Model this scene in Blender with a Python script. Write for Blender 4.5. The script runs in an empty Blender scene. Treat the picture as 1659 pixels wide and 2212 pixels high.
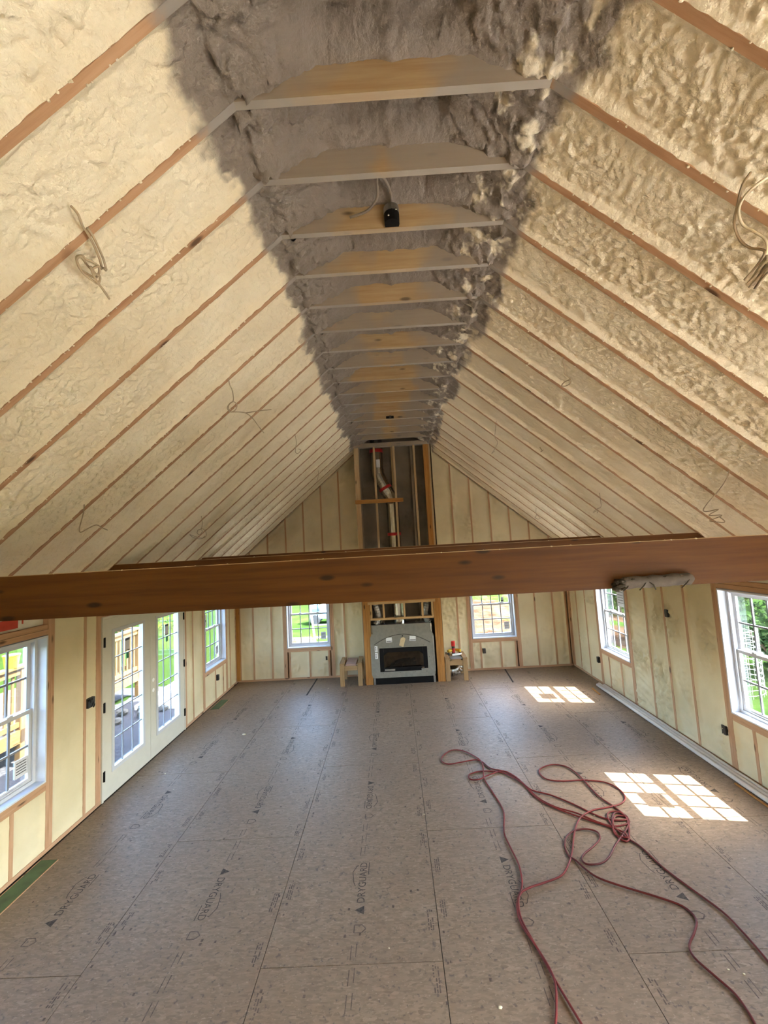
import bpy, bmesh, math, random
import numpy as np
from mathutils import Vector, Matrix
rnd = random.Random(7)
SC = bpy.context.scene
COL = SC.collection

# ------------------------------------------------------------------ camera, sky, sun, exposure
F_PX = 864.315
cam_d = bpy.data.cameras.new('camera'); cam_d.sensor_fit = 'HORIZONTAL'; cam_d.sensor_width = 36.0
cam_d.lens = F_PX / 1659 * 36; cam_d.clip_start = 0.05; cam_d.clip_end = 300
cam = bpy.data.objects.new('camera', cam_d); COL.objects.link(cam); SC.camera = cam
_p, _y, _r = 0.0844507, -0.0153007, -0.05553296
_cy, _sy, _cp, _sp = math.cos(_y), math.sin(_y), math.cos(_p), math.sin(_p)
_F = Vector((_sy*_cp, _cy*_cp, _sp)); _R = Vector((_cy, -_sy, 0)); _U = _R.cross(_F)
_R2 = _R*math.cos(_r) + _U*math.sin(_r); _U2 = -_R*math.sin(_r) + _U*math.cos(_r)
_M = Matrix((( _R2.x, _U2.x, -_F.x, -0.1224), (_R2.y, _U2.y, -_F.y, 0.0), (_R2.z, _U2.z, -_F.z, 2.7623), (0, 0, 0, 1)))
cam.matrix_world = _M

SUN_ENERGY, SKY_STRENGTH, EXPOSURE = 28.0, 1.75, 2.1
world = bpy.data.worlds.new('sky'); SC.world = world; world.use_nodes = True
wn = world.node_tree; wn.nodes.clear()
w_out = wn.nodes.new('ShaderNodeOutputWorld'); w_bg = wn.nodes.new('ShaderNodeBackground'); w_sky = wn.nodes.new('ShaderNodeTexSky')
w_sky.sky_type = 'NISHITA'; w_sky.sun_disc = False; w_sky.sun_elevation = math.radians(51); w_sky.sun_rotation = math.radians(98)
w_sky.air_density = 1.0; w_sky.dust_density = 3.0; w_sky.ozone_density = 1.0
w_bg.inputs['Strength'].default_value = SKY_STRENGTH
wn.links.new(w_sky.outputs[0], w_bg.inputs[0]); wn.links.new(w_bg.outputs[0], w_out.inputs[0])
sun_d = bpy.data.lights.new('sun', 'SUN'); sun_d.energy = SUN_ENERGY; sun_d.angle = math.radians(0.22); sun_d.color = (1.0, 0.95, 0.86)
sun = bpy.data.objects.new('sun', sun_d); COL.objects.link(sun); sun.location = (12, -2, 14)
sun.rotation_euler = Vector((-1.0, 0.15, -1.25)).to_track_quat('-Z', 'Y').to_euler()
SC.view_settings.view_transform = 'Standard'; SC.view_settings.look = 'None'
SC.view_settings.gamma = 1.0; SC.view_settings.use_curve_mapping = False; SC.view_settings.exposure = EXPOSURE
SC.cycles.max_bounces = 12; SC.cycles.diffuse_bounces = 8; SC.cycles.glossy_bounces = 4
SC.cycles.transparent_max_bounces = 12; SC.cycles.transmission_bounces = 4
SC.cycles.use_denoising = True; SC.cycles.sample_clamp_indirect = 8.0; SC.cycles.caustics_reflective = False; SC.cycles.caustics_refractive = False

# ------------------------------------------------------------------ dimensions
W, L, YB = 3.62, 8.865, -5.2            # half width, far wall, rear wall
TZ, TX, SL = 4.90, 0.755, 0.845         # collar tie underside, half length, roof pitch
TY0, TS = 1.736, 0.41                   # first tie in view, spacing
PLATE = 2.43
def roof_z(x): return TZ - SL*(abs(x) - TX)

# ------------------------------------------------------------------ numpy noise
_rs = np.random.RandomState(3)
_perm = _rs.permutation(256); _perm = np.concatenate([_perm, _perm, _perm])
_g = _rs.normal(size=(256, 3)); _g /= np.linalg.norm(_g, axis=1)[:, None]
def pn(p):
    p = np.asarray(p, float); i = np.floor(p).astype(int); f = p - i; i &= 255
    u = f*f*f*(f*(f*6 - 15) + 10); out = 0
    for dx in (0, 1):
        wx = u[..., 0] if dx else 1 - u[..., 0]
        for dy in (0, 1):
            wy = u[..., 1] if dy else 1 - u[..., 1]
            for dz in (0, 1):
                wz = u[..., 2] if dz else 1 - u[..., 2]
                h = _perm[_perm[_perm[(i[..., 0] + dx) & 255] + ((i[..., 1] + dy) & 255)] + ((i[..., 2] + dz) & 255)]
                g = _g[h]
                d = g[..., 0]*(f[..., 0] - dx) + g[..., 1]*(f[..., 1] - dy) + g[..., 2]*(f[..., 2] - dz)
                out = out + wx*wy*wz*d
    return out
def sstep(a, b, x):
    t = np.clip((x - a)/(b - a), 0, 1); return t*t*(3 - 2*t)

# ------------------------------------------------------------------ materials
def new_mat(name):
    m = bpy.data.materials.new(name); m.use_nodes = True; nt = m.node_tree; nt.nodes.clear()
    o = nt.nodes.new('ShaderNodeOutputMaterial'); b = nt.nodes.new('ShaderNodeBsdfPrincipled'); nt.links.new(b.outputs[0], o.inputs[0])
    return m, nt, b
def N(nt, t, **kw):
    n = nt.nodes.new(t)
    for k, v in kw.items(): setattr(n, k, v)
    return n
def noise(nt, vec, scale, detail=3, rough=0.5):
    n = N(nt, 'ShaderNodeTexNoise'); n.inputs['Scale'].default_value = scale; n.inputs['Detail'].default_value = detail; n.inputs['Roughness'].default_value = rough
    if vec is not None: nt.links.new(vec, n.inputs['Vector'])
    return n.outputs['Fac']
def ramp(nt, fac, stops):
    r = N(nt, 'ShaderNodeValToRGB'); nt.links.new(fac, r.inputs[0]); e = r.color_ramp.elements
    while len(e) < len(stops): e.new(0.5)
    for k, (p, c) in zip(e, stops): k.position = p; k.color = (*c, 1) if len(c) == 3 else c
    return r.outputs[0]
def mixc(nt, fac, a, b):
    m = N(nt, 'ShaderNodeMix', data_type='RGBA')
    for i, v in ((0, fac), (6, a), (7, b)):
        if hasattr(v, 'links'): nt.links.new(v, m.inputs[i])
        elif isinstance(v, (int, float)): m.inputs[i].default_value = v
        else: m.inputs[i].default_value = (*v, 1)
    return m.outputs[2]
def math_n(nt, op, a, b=0.0, c=0.0):
    m = N(nt, 'ShaderNodeMath', operation=op)
    for i, v in enumerate((a, b, c)):
        if hasattr(v, 'links'): nt.links.new(v, m.inputs[i])
        else: m.inputs[i].default_value = v
    return m.outputs[0]
def bump(nt, b, h, strength, dist):
    n = N(nt, 'ShaderNodeBump'); n.inputs['Strength'].default_value = strength; n.inputs['Distance'].default_value = dist
    nt.links.new(h, n.inputs['Height']); nt.links.new(n.outputs[0], b.inputs['Normal'])
def objvec(nt, scale=(1, 1, 1), rand=True):
    tc = N(nt, 'ShaderNodeTexCoord'); mp = N(nt, 'ShaderNodeMapping'); mp.inputs['Scale'].default_value = scale
    nt.links.new(tc.outputs['Object'], mp.inputs['Vector'])
    if rand:
        oi = N(nt, 'ShaderNodeObjectInfo'); s = math_n(nt, 'MULTIPLY', oi.outputs['Random'], 37.0)
        cb = N(nt, 'ShaderNodeCombineXYZ'); [nt.links.new(s, cb.inputs[i]) for i in range(3)]
        nt.links.new(cb.outputs[0], mp.inputs['Location'])
    return mp.outputs[0]
def posvec(nt):
    g = N(nt, 'ShaderNodeNewGeometry'); return g.outputs['Position']
def plain(name, col, rough=0.6, metal=0.0, vary=0.12, nscale=9.0, spec=0.5, bmp=0.0):
    m, nt, b = new_mat(name); v = objvec(nt); f = noise(nt, v, nscale, 4)
    lo = tuple(c*(1 - vary) for c in col); hi = tuple(min(1, c*(1 + vary)) for c in col)
    nt.links.new(ramp(nt, f, [(0.3, lo), (0.7, hi)]), b.inputs['Base Color'])
    b.inputs['Roughness'].default_value = rough; b.inputs['Metallic'].default_value = metal; b.inputs['Specular IOR Level'].default_value = spec
    if bmp: bump(nt, b, noise(nt, v, nscale*4, 3), 0.4, bmp)
    return m
GREY = (0.215, 0.178, 0.146)
def coat_mask(nt):
    """grey sprayed coating that really covers the ridge: a stain in |x| with a ragged edge"""
    pos = posvec(nt); sx = N(nt, 'ShaderNodeSeparateXYZ'); nt.links.new(pos, sx.inputs[0])
    ax = math_n(nt, 'ABSOLUTE', sx.outputs[0])
    n1 = noise(nt, pos, 1.9, 2); n2 = noise(nt, pos, 11, 3)
    thr = math_n(nt, 'ADD', math_n(nt, 'MULTIPLY', n1, 0.36), math_n(nt, 'ADD', math_n(nt, 'MULTIPLY', n2, 0.10), 0.64))
    near = math_n(nt, 'MAXIMUM', math_n(nt, 'MULTIPLY', math_n(nt, 'SUBTRACT', 2.0, sx.outputs[1]), 0.16), 0.0)
    thr = math_n(nt, 'ADD', thr, near)
    d = math_n(nt, 'SUBTRACT', thr, ax)
    mr = N(nt, 'ShaderNodeMapRange'); mr.interpolation_type = 'SMOOTHSTEP'
    nt.links.new(d, mr.inputs['Value']); mr.inputs['From Min'].default_value = -0.03; mr.inputs['From Max'].default_value = 0.04
    hz = math_n(nt, 'GREATER_THAN', sx.outputs[2], 4.3)
    band = math_n(nt, 'GREATER_THAN', math_n(nt, 'SUBTRACT', 0.17, math_n(nt, 'ABSOLUTE', math_n(nt, 'SUBTRACT', sx.outputs[0], 0.70))), 0.0)
    n3 = N(nt, 'ShaderNodeMapRange'); n3.interpolation_type = 'SMOOTHSTEP'; nt.links.new(noise(nt, pos, 7.5, 3), n3.inputs['Value'])
    n3.inputs['From Min'].default_value = 0.52; n3.inputs['From Max'].default_value = 0.66
    hz = math_n(nt, 'MULTIPLY', hz, math_n(nt, 'SUBTRACT', 1.0, math_n(nt, 'MULTIPLY', band, math_n(nt, 'MULTIPLY', n3.outputs[0], 0.75))))
    return math_n(nt, 'MULTIPLY', mr.outputs[0], hz)
def wood(name, light, dark, grain=(1.3, 22, 22), coat=None, rough=0.65, knots=True, blot=0.35):
    m, nt, b = new_mat(name); v = objvec(nt, grain); v2 = objvec(nt, (1, 1, 1))
    f = noise(nt, v, 1.6, 5, 0.6); c = ramp(nt, f, [(0.32, dark), (0.62, light)])
    big = noise(nt, v2, 2.2, 2); c = mixc(nt, math_n(nt, 'MULTIPLY', big, blot), c, tuple(d*0.8 for d in dark))
    if knots:
        vo = N(nt, 'ShaderNodeTexVoronoi'); vo.inputs['Scale'].default_value = 1.0
        nt.links.new(objvec(nt, (2.6, 7.5, 7.5)), vo.inputs['Vector'])
        k = ramp(nt, vo.outputs['Distance'], [(0.08, (1, 1, 1)), (0.16, (0, 0, 0))]); c = mixc(nt, k, c, tuple(d*0.3 for d in dark))
    if coat == 'ridge':
        c = mixc(nt, coat_mask(nt), c, (0.27, 0.235, 0.205))
    if coat == 'tie':
        pos = posvec(nt); sx = N(nt, 'ShaderNodeSeparateXYZ'); nt.links.new(pos, sx.inputs[0])
        ax = math_n(nt, 'ABSOLUTE', math_n(nt, 'ADD', sx.outputs[0], 0.04))
        oi = N(nt, 'ShaderNodeObjectInfo')
        t = math_n(nt, 'ADD', math_n(nt, 'MULTIPLY', noise(nt, pos, 3.0, 2), 0.75), math_n(nt, 'MULTIPLY', oi.outputs['Random'], 0.46))
        t = math_n(nt, 'SUBTRACT', t, 0.40)
        mr = N(nt, 'ShaderNodeMapRange'); mr.interpolation_type = 'SMOOTHSTEP'; nt.links.new(math_n(nt, 'SUBTRACT', ax, t), mr.inputs['Value'])
        mr.inputs['From Min'].default_value = -0.10; mr.inputs['From Max'].default_value = 0.14
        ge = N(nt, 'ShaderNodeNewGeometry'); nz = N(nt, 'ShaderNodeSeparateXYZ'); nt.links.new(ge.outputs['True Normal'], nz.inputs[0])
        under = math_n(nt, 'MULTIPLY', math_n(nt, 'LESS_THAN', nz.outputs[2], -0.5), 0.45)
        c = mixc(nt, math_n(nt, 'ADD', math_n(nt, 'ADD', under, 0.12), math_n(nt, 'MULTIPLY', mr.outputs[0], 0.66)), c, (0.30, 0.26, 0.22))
    nt.links.new(c, b.inputs['Base Color']); b.inputs['Roughness'].default_value = rough; b.inputs['Specular IOR Level'].default_value = 0.3
    bump(nt, b, f, 0.25, 0.002)
    return m
def foam(name, c1, c2, coat=False, bstr=0.35, bscale=60):
    m, nt, b = new_mat(name); pos = posvec(nt)
    c = ramp(nt, noise(nt, pos, 2.3, 4), [(0.3, c1), (0.7, c2)])
    if coat: c = mixc(nt, coat_mask(nt), c, mixc(nt, noise(nt, pos, 5, 3), tuple(g*0.85 for g in GREY), tuple(g*1.18 for g in GREY)))
    nt.links.new(c, b.inputs['Base Color']); b.inputs['Roughness'].default_value = 0.62; b.inputs['Specular IOR Level'].default_value = 0.28
    if coat:      # nodular skin of the sprayed foam
        h = math_n(nt, 'ADD', math_n(nt, 'MULTIPLY', noise(nt, pos, 38, 4, 0.6), 1.0), math_n(nt, 'MULTIPLY', noise(nt, pos, bscale, 2), 0.35))
        bump(nt, b, h, 0.7, 0.018)
    else: bump(nt, b, noise(nt, pos, bscale, 3), bstr, 0.004)
    return m
M = {}
M['roof_foam'] = foam('roof_foam', (0.72, 0.615, 0.44), (0.82, 0.725, 0.55), coat=True, bstr=0.6, bscale=70)
M['wall_foam'] = foam('wall_foam', (0.585, 0.505, 0.325), (0.68, 0.595, 0.405), bstr=0.25, bscale=40)
M['grey_foam'] = foam('grey_foam', (0.18, 0.148, 0.118), (0.28, 0.235, 0.185), bstr=0.9, bscale=26)
M['rafter'] = wood('rafter_wood', (0.50, 0.30, 0.17), (0.38, 0.20, 0.10), coat='ridge')
M['stud'] = wood('stud_wood', (0.53, 0.33, 0.20), (0.41, 0.23, 0.125))
M['tie'] = wood('tie_wood', (0.52, 0.36, 0.175), (0.42, 0.25, 0.10), coat='tie')
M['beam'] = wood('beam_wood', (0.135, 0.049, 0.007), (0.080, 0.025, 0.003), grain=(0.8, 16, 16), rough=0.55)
M['pine'] = wood('pine_wood', (0.62, 0.42, 0.21), (0.50, 0.30, 0.13))
M['pine_pale'] = wood('pale_pine_wood', (0.56, 0.41, 0.235), (0.45, 0.30, 0.155))
M['offcut'] = wood('offcut_wood', (0.16, 0.115, 0.055), (0.11, 0.07, 0.03))
M['bench_wood'] = wood('bench_pine', (0.36, 0.235, 0.115), (0.28, 0.165, 0.07))
M['pine_orange'] = wood('orange_pine_wood', (0.46, 0.23, 0.065), (0.34, 0.14, 0.03))
M['pink_board'] = plain('pinkish_board', (0.36, 0.235, 0.19), 0.7)
M['white'] = plain('white_vinyl', (0.56, 0.58, 0.62), 0.4, vary=0.03)
M['liner'] = plain('white_liner', (0.58, 0.61, 0.67), 0.55, vary=0.04)
M['sash'] = plain('sash_vinyl', (0.52, 0.53, 0.56), 0.4, vary=0.03)
M['muntin'] = plain('muntin_grey', (0.22, 0.225, 0.245), 0.4, vary=0.05)
M['door'] = plain('door_paint', (0.57, 0.55, 0.475), 0.45, vary=0.03)
M['black'] = plain('black_metal', (0.008, 0.007, 0.007), 0.6, vary=0.2, spec=0.12)
M['blackplastic'] = plain('black_plastic', (0.02, 0.02, 0.022), 0.5, vary=0.3)
M['cement'] = plain('cement_board', (0.225, 0.212, 0.178), 0.75, vary=0.08, nscale=20)
M['groove'] = plain('dark_groove', (0.05, 0.04, 0.03), 0.8)
M['paper'] = plain('paper_label', (0.80, 0.80, 0.80), 0.6, vary=0.04)
M['bright'] = plain('painted_daylight', (0.92, 0.92, 0.92), 0.4, vary=0.02)  # white standing in for daylight through the lock holes
M['tag'] = plain('manila_tag', (0.62, 0.50, 0.30), 0.7, vary=0.06)
M['firebrick'] = plain('firebrick', (0.30, 0.22, 0.14), 0.85, vary=0.3)
M['log'] = plain('fire_log', (0.07, 0.06, 0.055), 0.9, vary=0.5, nscale=20)
M['metal'] = plain('galvanised_metal', (0.60, 0.60, 0.575), 0.20, metal=1.0, vary=0.12, nscale=14)
M['metal_dull'] = plain('dull_metal', (0.42, 0.41, 0.39), 0.4, metal=1.0, vary=0.2)
M['red_tape'] = plain('red_tape', (0.42, 0.012, 0.012), 0.45)
M['pvc'] = plain('white_pvc', (0.66, 0.61, 0.56), 0.4, vary=0.05)
M['hose'] = plain('red_rubber', (0.15, 0.019, 0.015), 0.5, vary=0.25, nscale=5, spec=0.25)
M['hose_dark'] = plain('dark_red_rubber', (0.105, 0.016, 0.012), 0.5, vary=0.25, nscale=5, spec=0.25)
M['cable'] = plain('foam_dusted_cable', (0.42, 0.32, 0.20), 0.6, vary=0.25)
M['cable_pale'] = plain('pale_cable', (0.66, 0.56, 0.38), 0.6, vary=0.15)
M['print'] = plain('stamp_ink', (0.058, 0.043, 0.033), 0.85, vary=0.5, nscale=60)
M['print_faint'] = plain('faint_stamp_ink', (0.105, 0.076, 0.057), 0.85, vary=0.45, nscale=50)
M['sheath'] = plain('wall_sheathing', (0.40, 0.30, 0.20), 0.8)
M['wrap'] = plain('house_wrap', (0.70, 0.69, 0.66), 0.55, vary=0.1)
M['red_print'] = plain('red_ink', (0.50, 0.05, 0.03), 0.6)
M['green_tape'] = plain('green_plastic', (0.045, 0.10, 0.035), 0.5, vary=0.3)
M['dark_slot'] = plain('dark_slot', (0.03, 0.022, 0.018), 0.9)
M['slab'] = plain('joint_dark', (0.05, 0.038, 0.03), 0.9)
M['roofdeck'] = plain('roof_deck', (0.25, 0.2, 0.15), 0.9)
M['pulp'] = plain('grey_paper_pulp', (0.135, 0.117, 0.105), 0.85, vary=0.15, nscale=25, bmp=0.004)
M['red_plastic'] = plain('red_plastic', (0.55, 0.02, 0.02), 0.35)
M['yellow_plastic'] = plain('yellow_plastic', (0.55, 0.36, 0.02), 0.45)
M['bluegrey'] = plain('bluegrey_sheet', (0.22, 0.23, 0.25), 0.3, metal=0.4)
M['sticker'] = plain('window_sticker', (0.62, 0.63, 0.66), 0.6, vary=0.05)
M['sticker_dark'] = plain('sticker_dark', (0.06, 0.06, 0.07), 0.6)
M['sticker_green'] = plain('sticker_green', (0.03, 0.22, 0.10), 0.6)
def glass():
    m = bpy.data.materials.new('window_glass'); m.use_nodes = True; nt = m.node_tree; nt.nodes.clear()
    o = N(nt, 'ShaderNodeOutputMaterial'); t = N(nt, 'ShaderNodeBsdfTransparent'); g = N(nt, 'ShaderNodeBsdfGlossy'); mx = N(nt, 'ShaderNodeMixShader')
    t.inputs[0].default_value = (0.93, 0.96, 0.96, 1); g.inputs['Roughness'].default_value = 0.02
    fr = N(nt, 'ShaderNodeFresnel'); fr.inputs[0].default_value = 1.45
    nt.links.new(math_n(nt, 'MULTIPLY', fr.outputs[0], 0.5), mx.inputs[0]); nt.links.new(t.outputs[0], mx.inputs[1]); nt.links.new(g.outputs[0], mx.inputs[2]); nt.links.new(mx.outputs[0], o.inputs[0])
    return m
M['glass'] = glass()
def fire_glass():
    m = bpy.data.materials.new('smoked_glass'); m.use_nodes = True; nt = m.node_tree; nt.nodes.clear()
    o = N(nt, 'ShaderNodeOutputMaterial'); t = N(nt, 'ShaderNodeBsdfTransparent'); g = N(nt, 'ShaderNodeBsdfGlossy'); mx = N(nt, 'ShaderNodeMixShader')
    t.inputs[0].default_value = (0.6, 0.58, 0.55, 1); g.inputs['Roughness'].default_value = 0.05; mx.inputs[0].default_value = 0.05
    nt.links.new(t.outputs[0], mx.inputs[1]); nt.links.new(g.outputs[0], mx.inputs[2]); nt.links.new(mx.outputs[0], o.inputs[0])
    return m
M['fire_glass'] = fire_glass()
def osb():
    m, nt, b = new_mat('strand_board'); v = objvec(nt)
    w = noise(nt, v, 4.0, 2)
    c = None
    # strands lying at several angles, each a real flake colour
    cols = [((0.178, 0.123, 0.078), (0.258, 0.186, 0.124)), ((0.165, 0.113, 0.071), (0.288, 0.211, 0.144)), ((0.185, 0.13, 0.084), (0.248, 0.18, 0.121))]
    for k, (ang, (lo, hi)) in enumerate(zip((0.2, 1.25, 2.2), cols)):
        tc = N(nt, 'ShaderNodeTexCoord'); mp = N(nt, 'ShaderNodeMapping'); mp.inputs['Rotation'].default_value = (0, 0, ang); mp.inputs['Scale'].default_value = (22, 70, 1); mp.inputs['Location'].default_value = (k*3.3, k*1.7, k*5.0)
        oi = N(nt, 'ShaderNodeObjectInfo'); va = N(nt, 'ShaderNodeVectorMath', operation='ADD'); cb = N(nt, 'ShaderNodeCombineXYZ')
        s = math_n(nt, 'MULTIPLY', oi.outputs['Random'], 23.0); nt.links.new(s, cb.inputs[0]); nt.links.new(s, cb.inputs[1])
        nt.links.new(tc.outputs['Object'], va.inputs[0]); nt.links.new(cb.outputs[0], va.inputs[1]); nt.links.new(va.outputs[0], mp.inputs['Vector'])
        vo = N(nt, 'ShaderNodeTexVoronoi'); vo.inputs['Scale'].default_value = 1.0; nt.links.new(mp.outputs[0], vo.inputs['Vector'])
        sp = N(nt, 'ShaderNodeSeparateColor'); nt.links.new(vo.outputs['Color'], sp.inputs[0])
        ck = ramp(nt, sp.outputs[0], [(0.1, lo), (0.9, hi)])
        c = ck if c is None else mixc(nt, ramp(nt, noise(nt, mp.outputs[0], 0.5, 2), [(0.45, (0, 0, 0)), (0.55, (1, 1, 1))]), c, ck)
    big = noise(nt, posvec(nt), 1.3, 4); c = mixc(nt, ramp(nt, big, [(0.35, (0, 0, 0)), (0.7, (0.45, 0.45, 0.45))]), c, (0.18, 0.122, 0.08))
    sp_n = noise(nt, v, 34, 2); c = mixc(nt, ramp(nt, sp_n, [(0.62, (0, 0, 0)), (0.70, (0.75, 0.75, 0.75))]), c, (0.095, 0.068, 0.052))
    sp_l = noise(nt, objvec(nt, (1.0, 1.6, 1)), 52, 2); c = mixc(nt, ramp(nt, sp_l, [(0.63, (0, 0, 0)), (0.74, (0.4, 0.4, 0.4))]), c, (0.42, 0.33, 0.25))
    nt.links.new(c, b.inputs['Base Color'])
    b.inputs['Roughness'].default_value = 0.52; b.inputs['Specular IOR Level'].default_value = 0.45
    bump(nt, b, sp_n, 0.15, 0.002)
    return m
M['osb'] = osb()
def grass():
    m, nt, b = new_mat('lawn_grass'); pos = posvec(nt)
    c = ramp(nt, noise(nt, pos, 0.7, 6, 0.65), [(0.3, (0.008, 0.019, 0.004)), (0.55, (0.014, 0.028, 0.006)), (0.75, (0.026, 0.035, 0.011))])
    nt.links.new(c, b.inputs['Base Color']); b.inputs['Roughness'].default_value = 1.0; b.inputs['Specular IOR Level'].default_value = 0.0
    bump(nt, b, noise(nt, pos, 22, 3), 0.8, 0.03)
    return m
M['grass'] = grass()
def soil():
    m, nt, b = new_mat('clay_bank'); pos = posvec(nt)
    c = ramp(nt, noise(nt, pos, 1.6, 6, 0.65), [(0.32, (0.018, 0.009, 0.005)), (0.5, (0.032, 0.020, 0.013)), (0.7, (0.046, 0.034, 0.025))])
    g = ramp(nt, noise(nt, pos, 0.42, 5, 0.6), [(0.5, (0, 0, 0)), (0.56, (1, 1, 1))])
    c = mixc(nt, g, c, (0.015, 0.031, 0.006))
    nt.links.new(c, b.inputs['Base Color']); b.inputs['Roughness'].default_value = 1.0; b.inputs['Specular IOR Level'].default_value = 0.0
    bump(nt, b, noise(nt, pos, 6, 4), 0.8, 0.08)
    return m
M['soil'] = soil()
M['gravel'] = plain('gravel', (0.04, 0.04, 0.045), 0.95, vary=0.5, nscale=30, spec=0.05)
M['deck_wood'] = wood('deck_lumber', (0.12, 0.07, 0.024), (0.075, 0.04, 0.012))
M['leaf'] = plain('leaf_green', (0.012, 0.028, 0.006), 0.9, vary=0.5, nscale=3, spec=0.05)
M['leaf_light'] = plain('leaf_light_green', (0.04, 0.075, 0.006), 0.9, vary=0.4, nscale=3, spec=0.05)
M['bark'] = plain('bark', (0.09, 0.065, 0.045), 0.9, vary=0.3)
M['bounce_slab'] = plain('pale_bounce', (0.80, 0.775, 0.72), 0.9, vary=0.05)  # very pale, for the added slabs that throw sunlight indoors
M['stone'] = plain('stone', (0.05, 0.047, 0.04), 0.9, vary=0.3)
M['lime'] = plain('lime_plastic', (0.30, 0.42, 0.01), 0.4)
M['sky_blue'] = plain('blue_plastic', (0.08, 0.22, 0.32), 0.4)
M['alu'] = plain('ladder_aluminium', (0.42, 0.42, 0.44), 0.5, metal=0.3)
M['wire'] = plain('white_wire', (0.20, 0.20, 0.20), 0.5)

# ------------------------------------------------------------------ mesh helpers
def wl(o):
    v = Vector((0, 0, 0))
    while o is not None: v = v + o.location; o = o.parent
    return v
class MB:
    def __init__(s): s.v = []; s.f = []
    def add(s, V, Fc):
        n = len(s.v); s.v += [tuple(v) for v in V]; s.f += [tuple(i + n for i in f) for f in Fc]; return s
    def box(s, x0, x1, y0, y1, z0, z1):
        x0, x1 = sorted((x0, x1)); y0, y1 = sorted((y0, y1)); z0, z1 = sorted((z0, z1))
        return s.add([(x0, y0, z0), (x1, y0, z0), (x1, y1, z0), (x0, y1, z0), (x0, y0, z1), (x1, y0, z1), (x1, y1, z1), (x0, y1, z1)],
                     [(0, 3, 2, 1), (4, 5, 6, 7), (0, 1, 5, 4), (1, 2, 6, 5), (2, 3, 7, 6), (3, 0, 4, 7)])
    def prism(s, poly, n0, n1, axis='y'):
        """polygon in the two other axes, swept n0..n1 along axis"""
        k = len(poly)
        def P(a, b, n): return {'y': (a, n, b), 'x': (n, a, b), 'z': (a, b, n)}[axis]
        V = [P(a, b, n0) for a, b in poly] + [P(a, b, n1) for a, b in poly]
        return s.add(V, [tuple(range(k))[::-1], tuple(range(k, 2*k))] + [(i, (i + 1) % k, (i + 1) % k + k, i + k) for i in range(k)])
    def tube(s, pts, r, n=8, cap=True):
        pts = [Vector(p) for p in pts]; rs = r if isinstance(r, (list, tuple)) else [r]*len(pts)
        V = []; prev = None
        for i, p in enumerate(pts):
            t = (pts[min(i + 1, len(pts) - 1)] - pts[max(i - 1, 0)])
            t = t.normalized() if t.length > 1e-9 else Vector((0, 0, 1))
            if prev is None:
                a = t.orthogonal().normalized()
            else:
                a = prev - t*prev.dot(t); a = a.normalized() if a.length > 1e-6 else t.orthogonal().normalized()
            prev = a; b = t.cross(a)
            V += [p + (a*math.cos(2*math.pi*k/n) + b*math.sin(2*math.pi*k/n))*rs[i] for k in range(n)]
        m = len(pts); Fc = [(i*n + k, i*n + (k + 1) % n, (i + 1)*n + (k + 1) % n, (i + 1)*n + k) for i in range(m - 1) for k in range(n)]
        if cap: Fc += [tuple(range(n))[::-1], tuple((m - 1)*n + k for k in range(n))]
        return s.add(V, Fc)
    def blob(s, c, rx, ry, rz, nu=7, nv=5, jit=0.15):
        V = [(c[0], c[1], c[2] - rz)]
        for j in range(1, nv):
            th = math.pi*j/nv
            for k in range(nu):
                ph = 2*math.pi*k/nu; q = 1 + rnd.uniform(-jit, jit)
                V.append((c[0] + rx*q*math.sin(th)*math.cos(ph), c[1] + ry*q*math.sin(th)*math.sin(ph), c[2] - rz*q*math.cos(th)))
        V.append((c[0], c[1], c[2] + rz)); e = len(V) - 1
        Fc = [(0, 1 + (k + 1) % nu, 1 + k) for k in range(nu)]
        for j in range(nv - 2):
            Fc += [(1 + j*nu + k, 1 + j*nu + (k + 1) % nu, 1 + (j + 1)*nu + (k + 1) % nu, 1 + (j + 1)*nu + k) for k in range(nu)]
        Fc += [(e, 1 + (nv - 2)*nu + k, 1 + (nv - 2)*nu + (k + 1) % nu) for k in range(nu)]
        return s.add(V, Fc)
def link(name, mb, mat, parent=None, smooth=False, origin=None):
    me = bpy.data.meshes.new(name); V = np.array(mb.v, float)
    c = Vector(origin) if origin is not None else Vector((V.min(0) + V.max(0))/2)
    me.from_pydata([tuple(v) for v in V - np.array(c)], [], mb.f); me.update()
    if isinstance(mat, str): mat = M[mat]
    me.materials.append(mat)
    if smooth: me.polygons.foreach_set('use_smooth', [True]*len(me.polygons))
    o = bpy.data.objects.new(name, me); COL.objects.link(o)
    o.parent = parent; o.location = c - wl(parent) if parent else c
    return o
def spline(pts, sub=5):
    P = [Vector(p) for p in pts]; out = []
    for i in range(len(P) - 1):
        a, b, c, d = P[max(i - 1, 0)], P[i], P[i + 1], P[min(i + 2, len(P) - 1)]
        for k in range(sub):
            t = k/sub
            out.append(0.5*((2*b) + (c - a)*t + (2*a - 5*b + 4*c - d)*t*t + (3*b - a - 3*c + d)*t**3))
    return out + [P[-1]]
_board = {}
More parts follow.
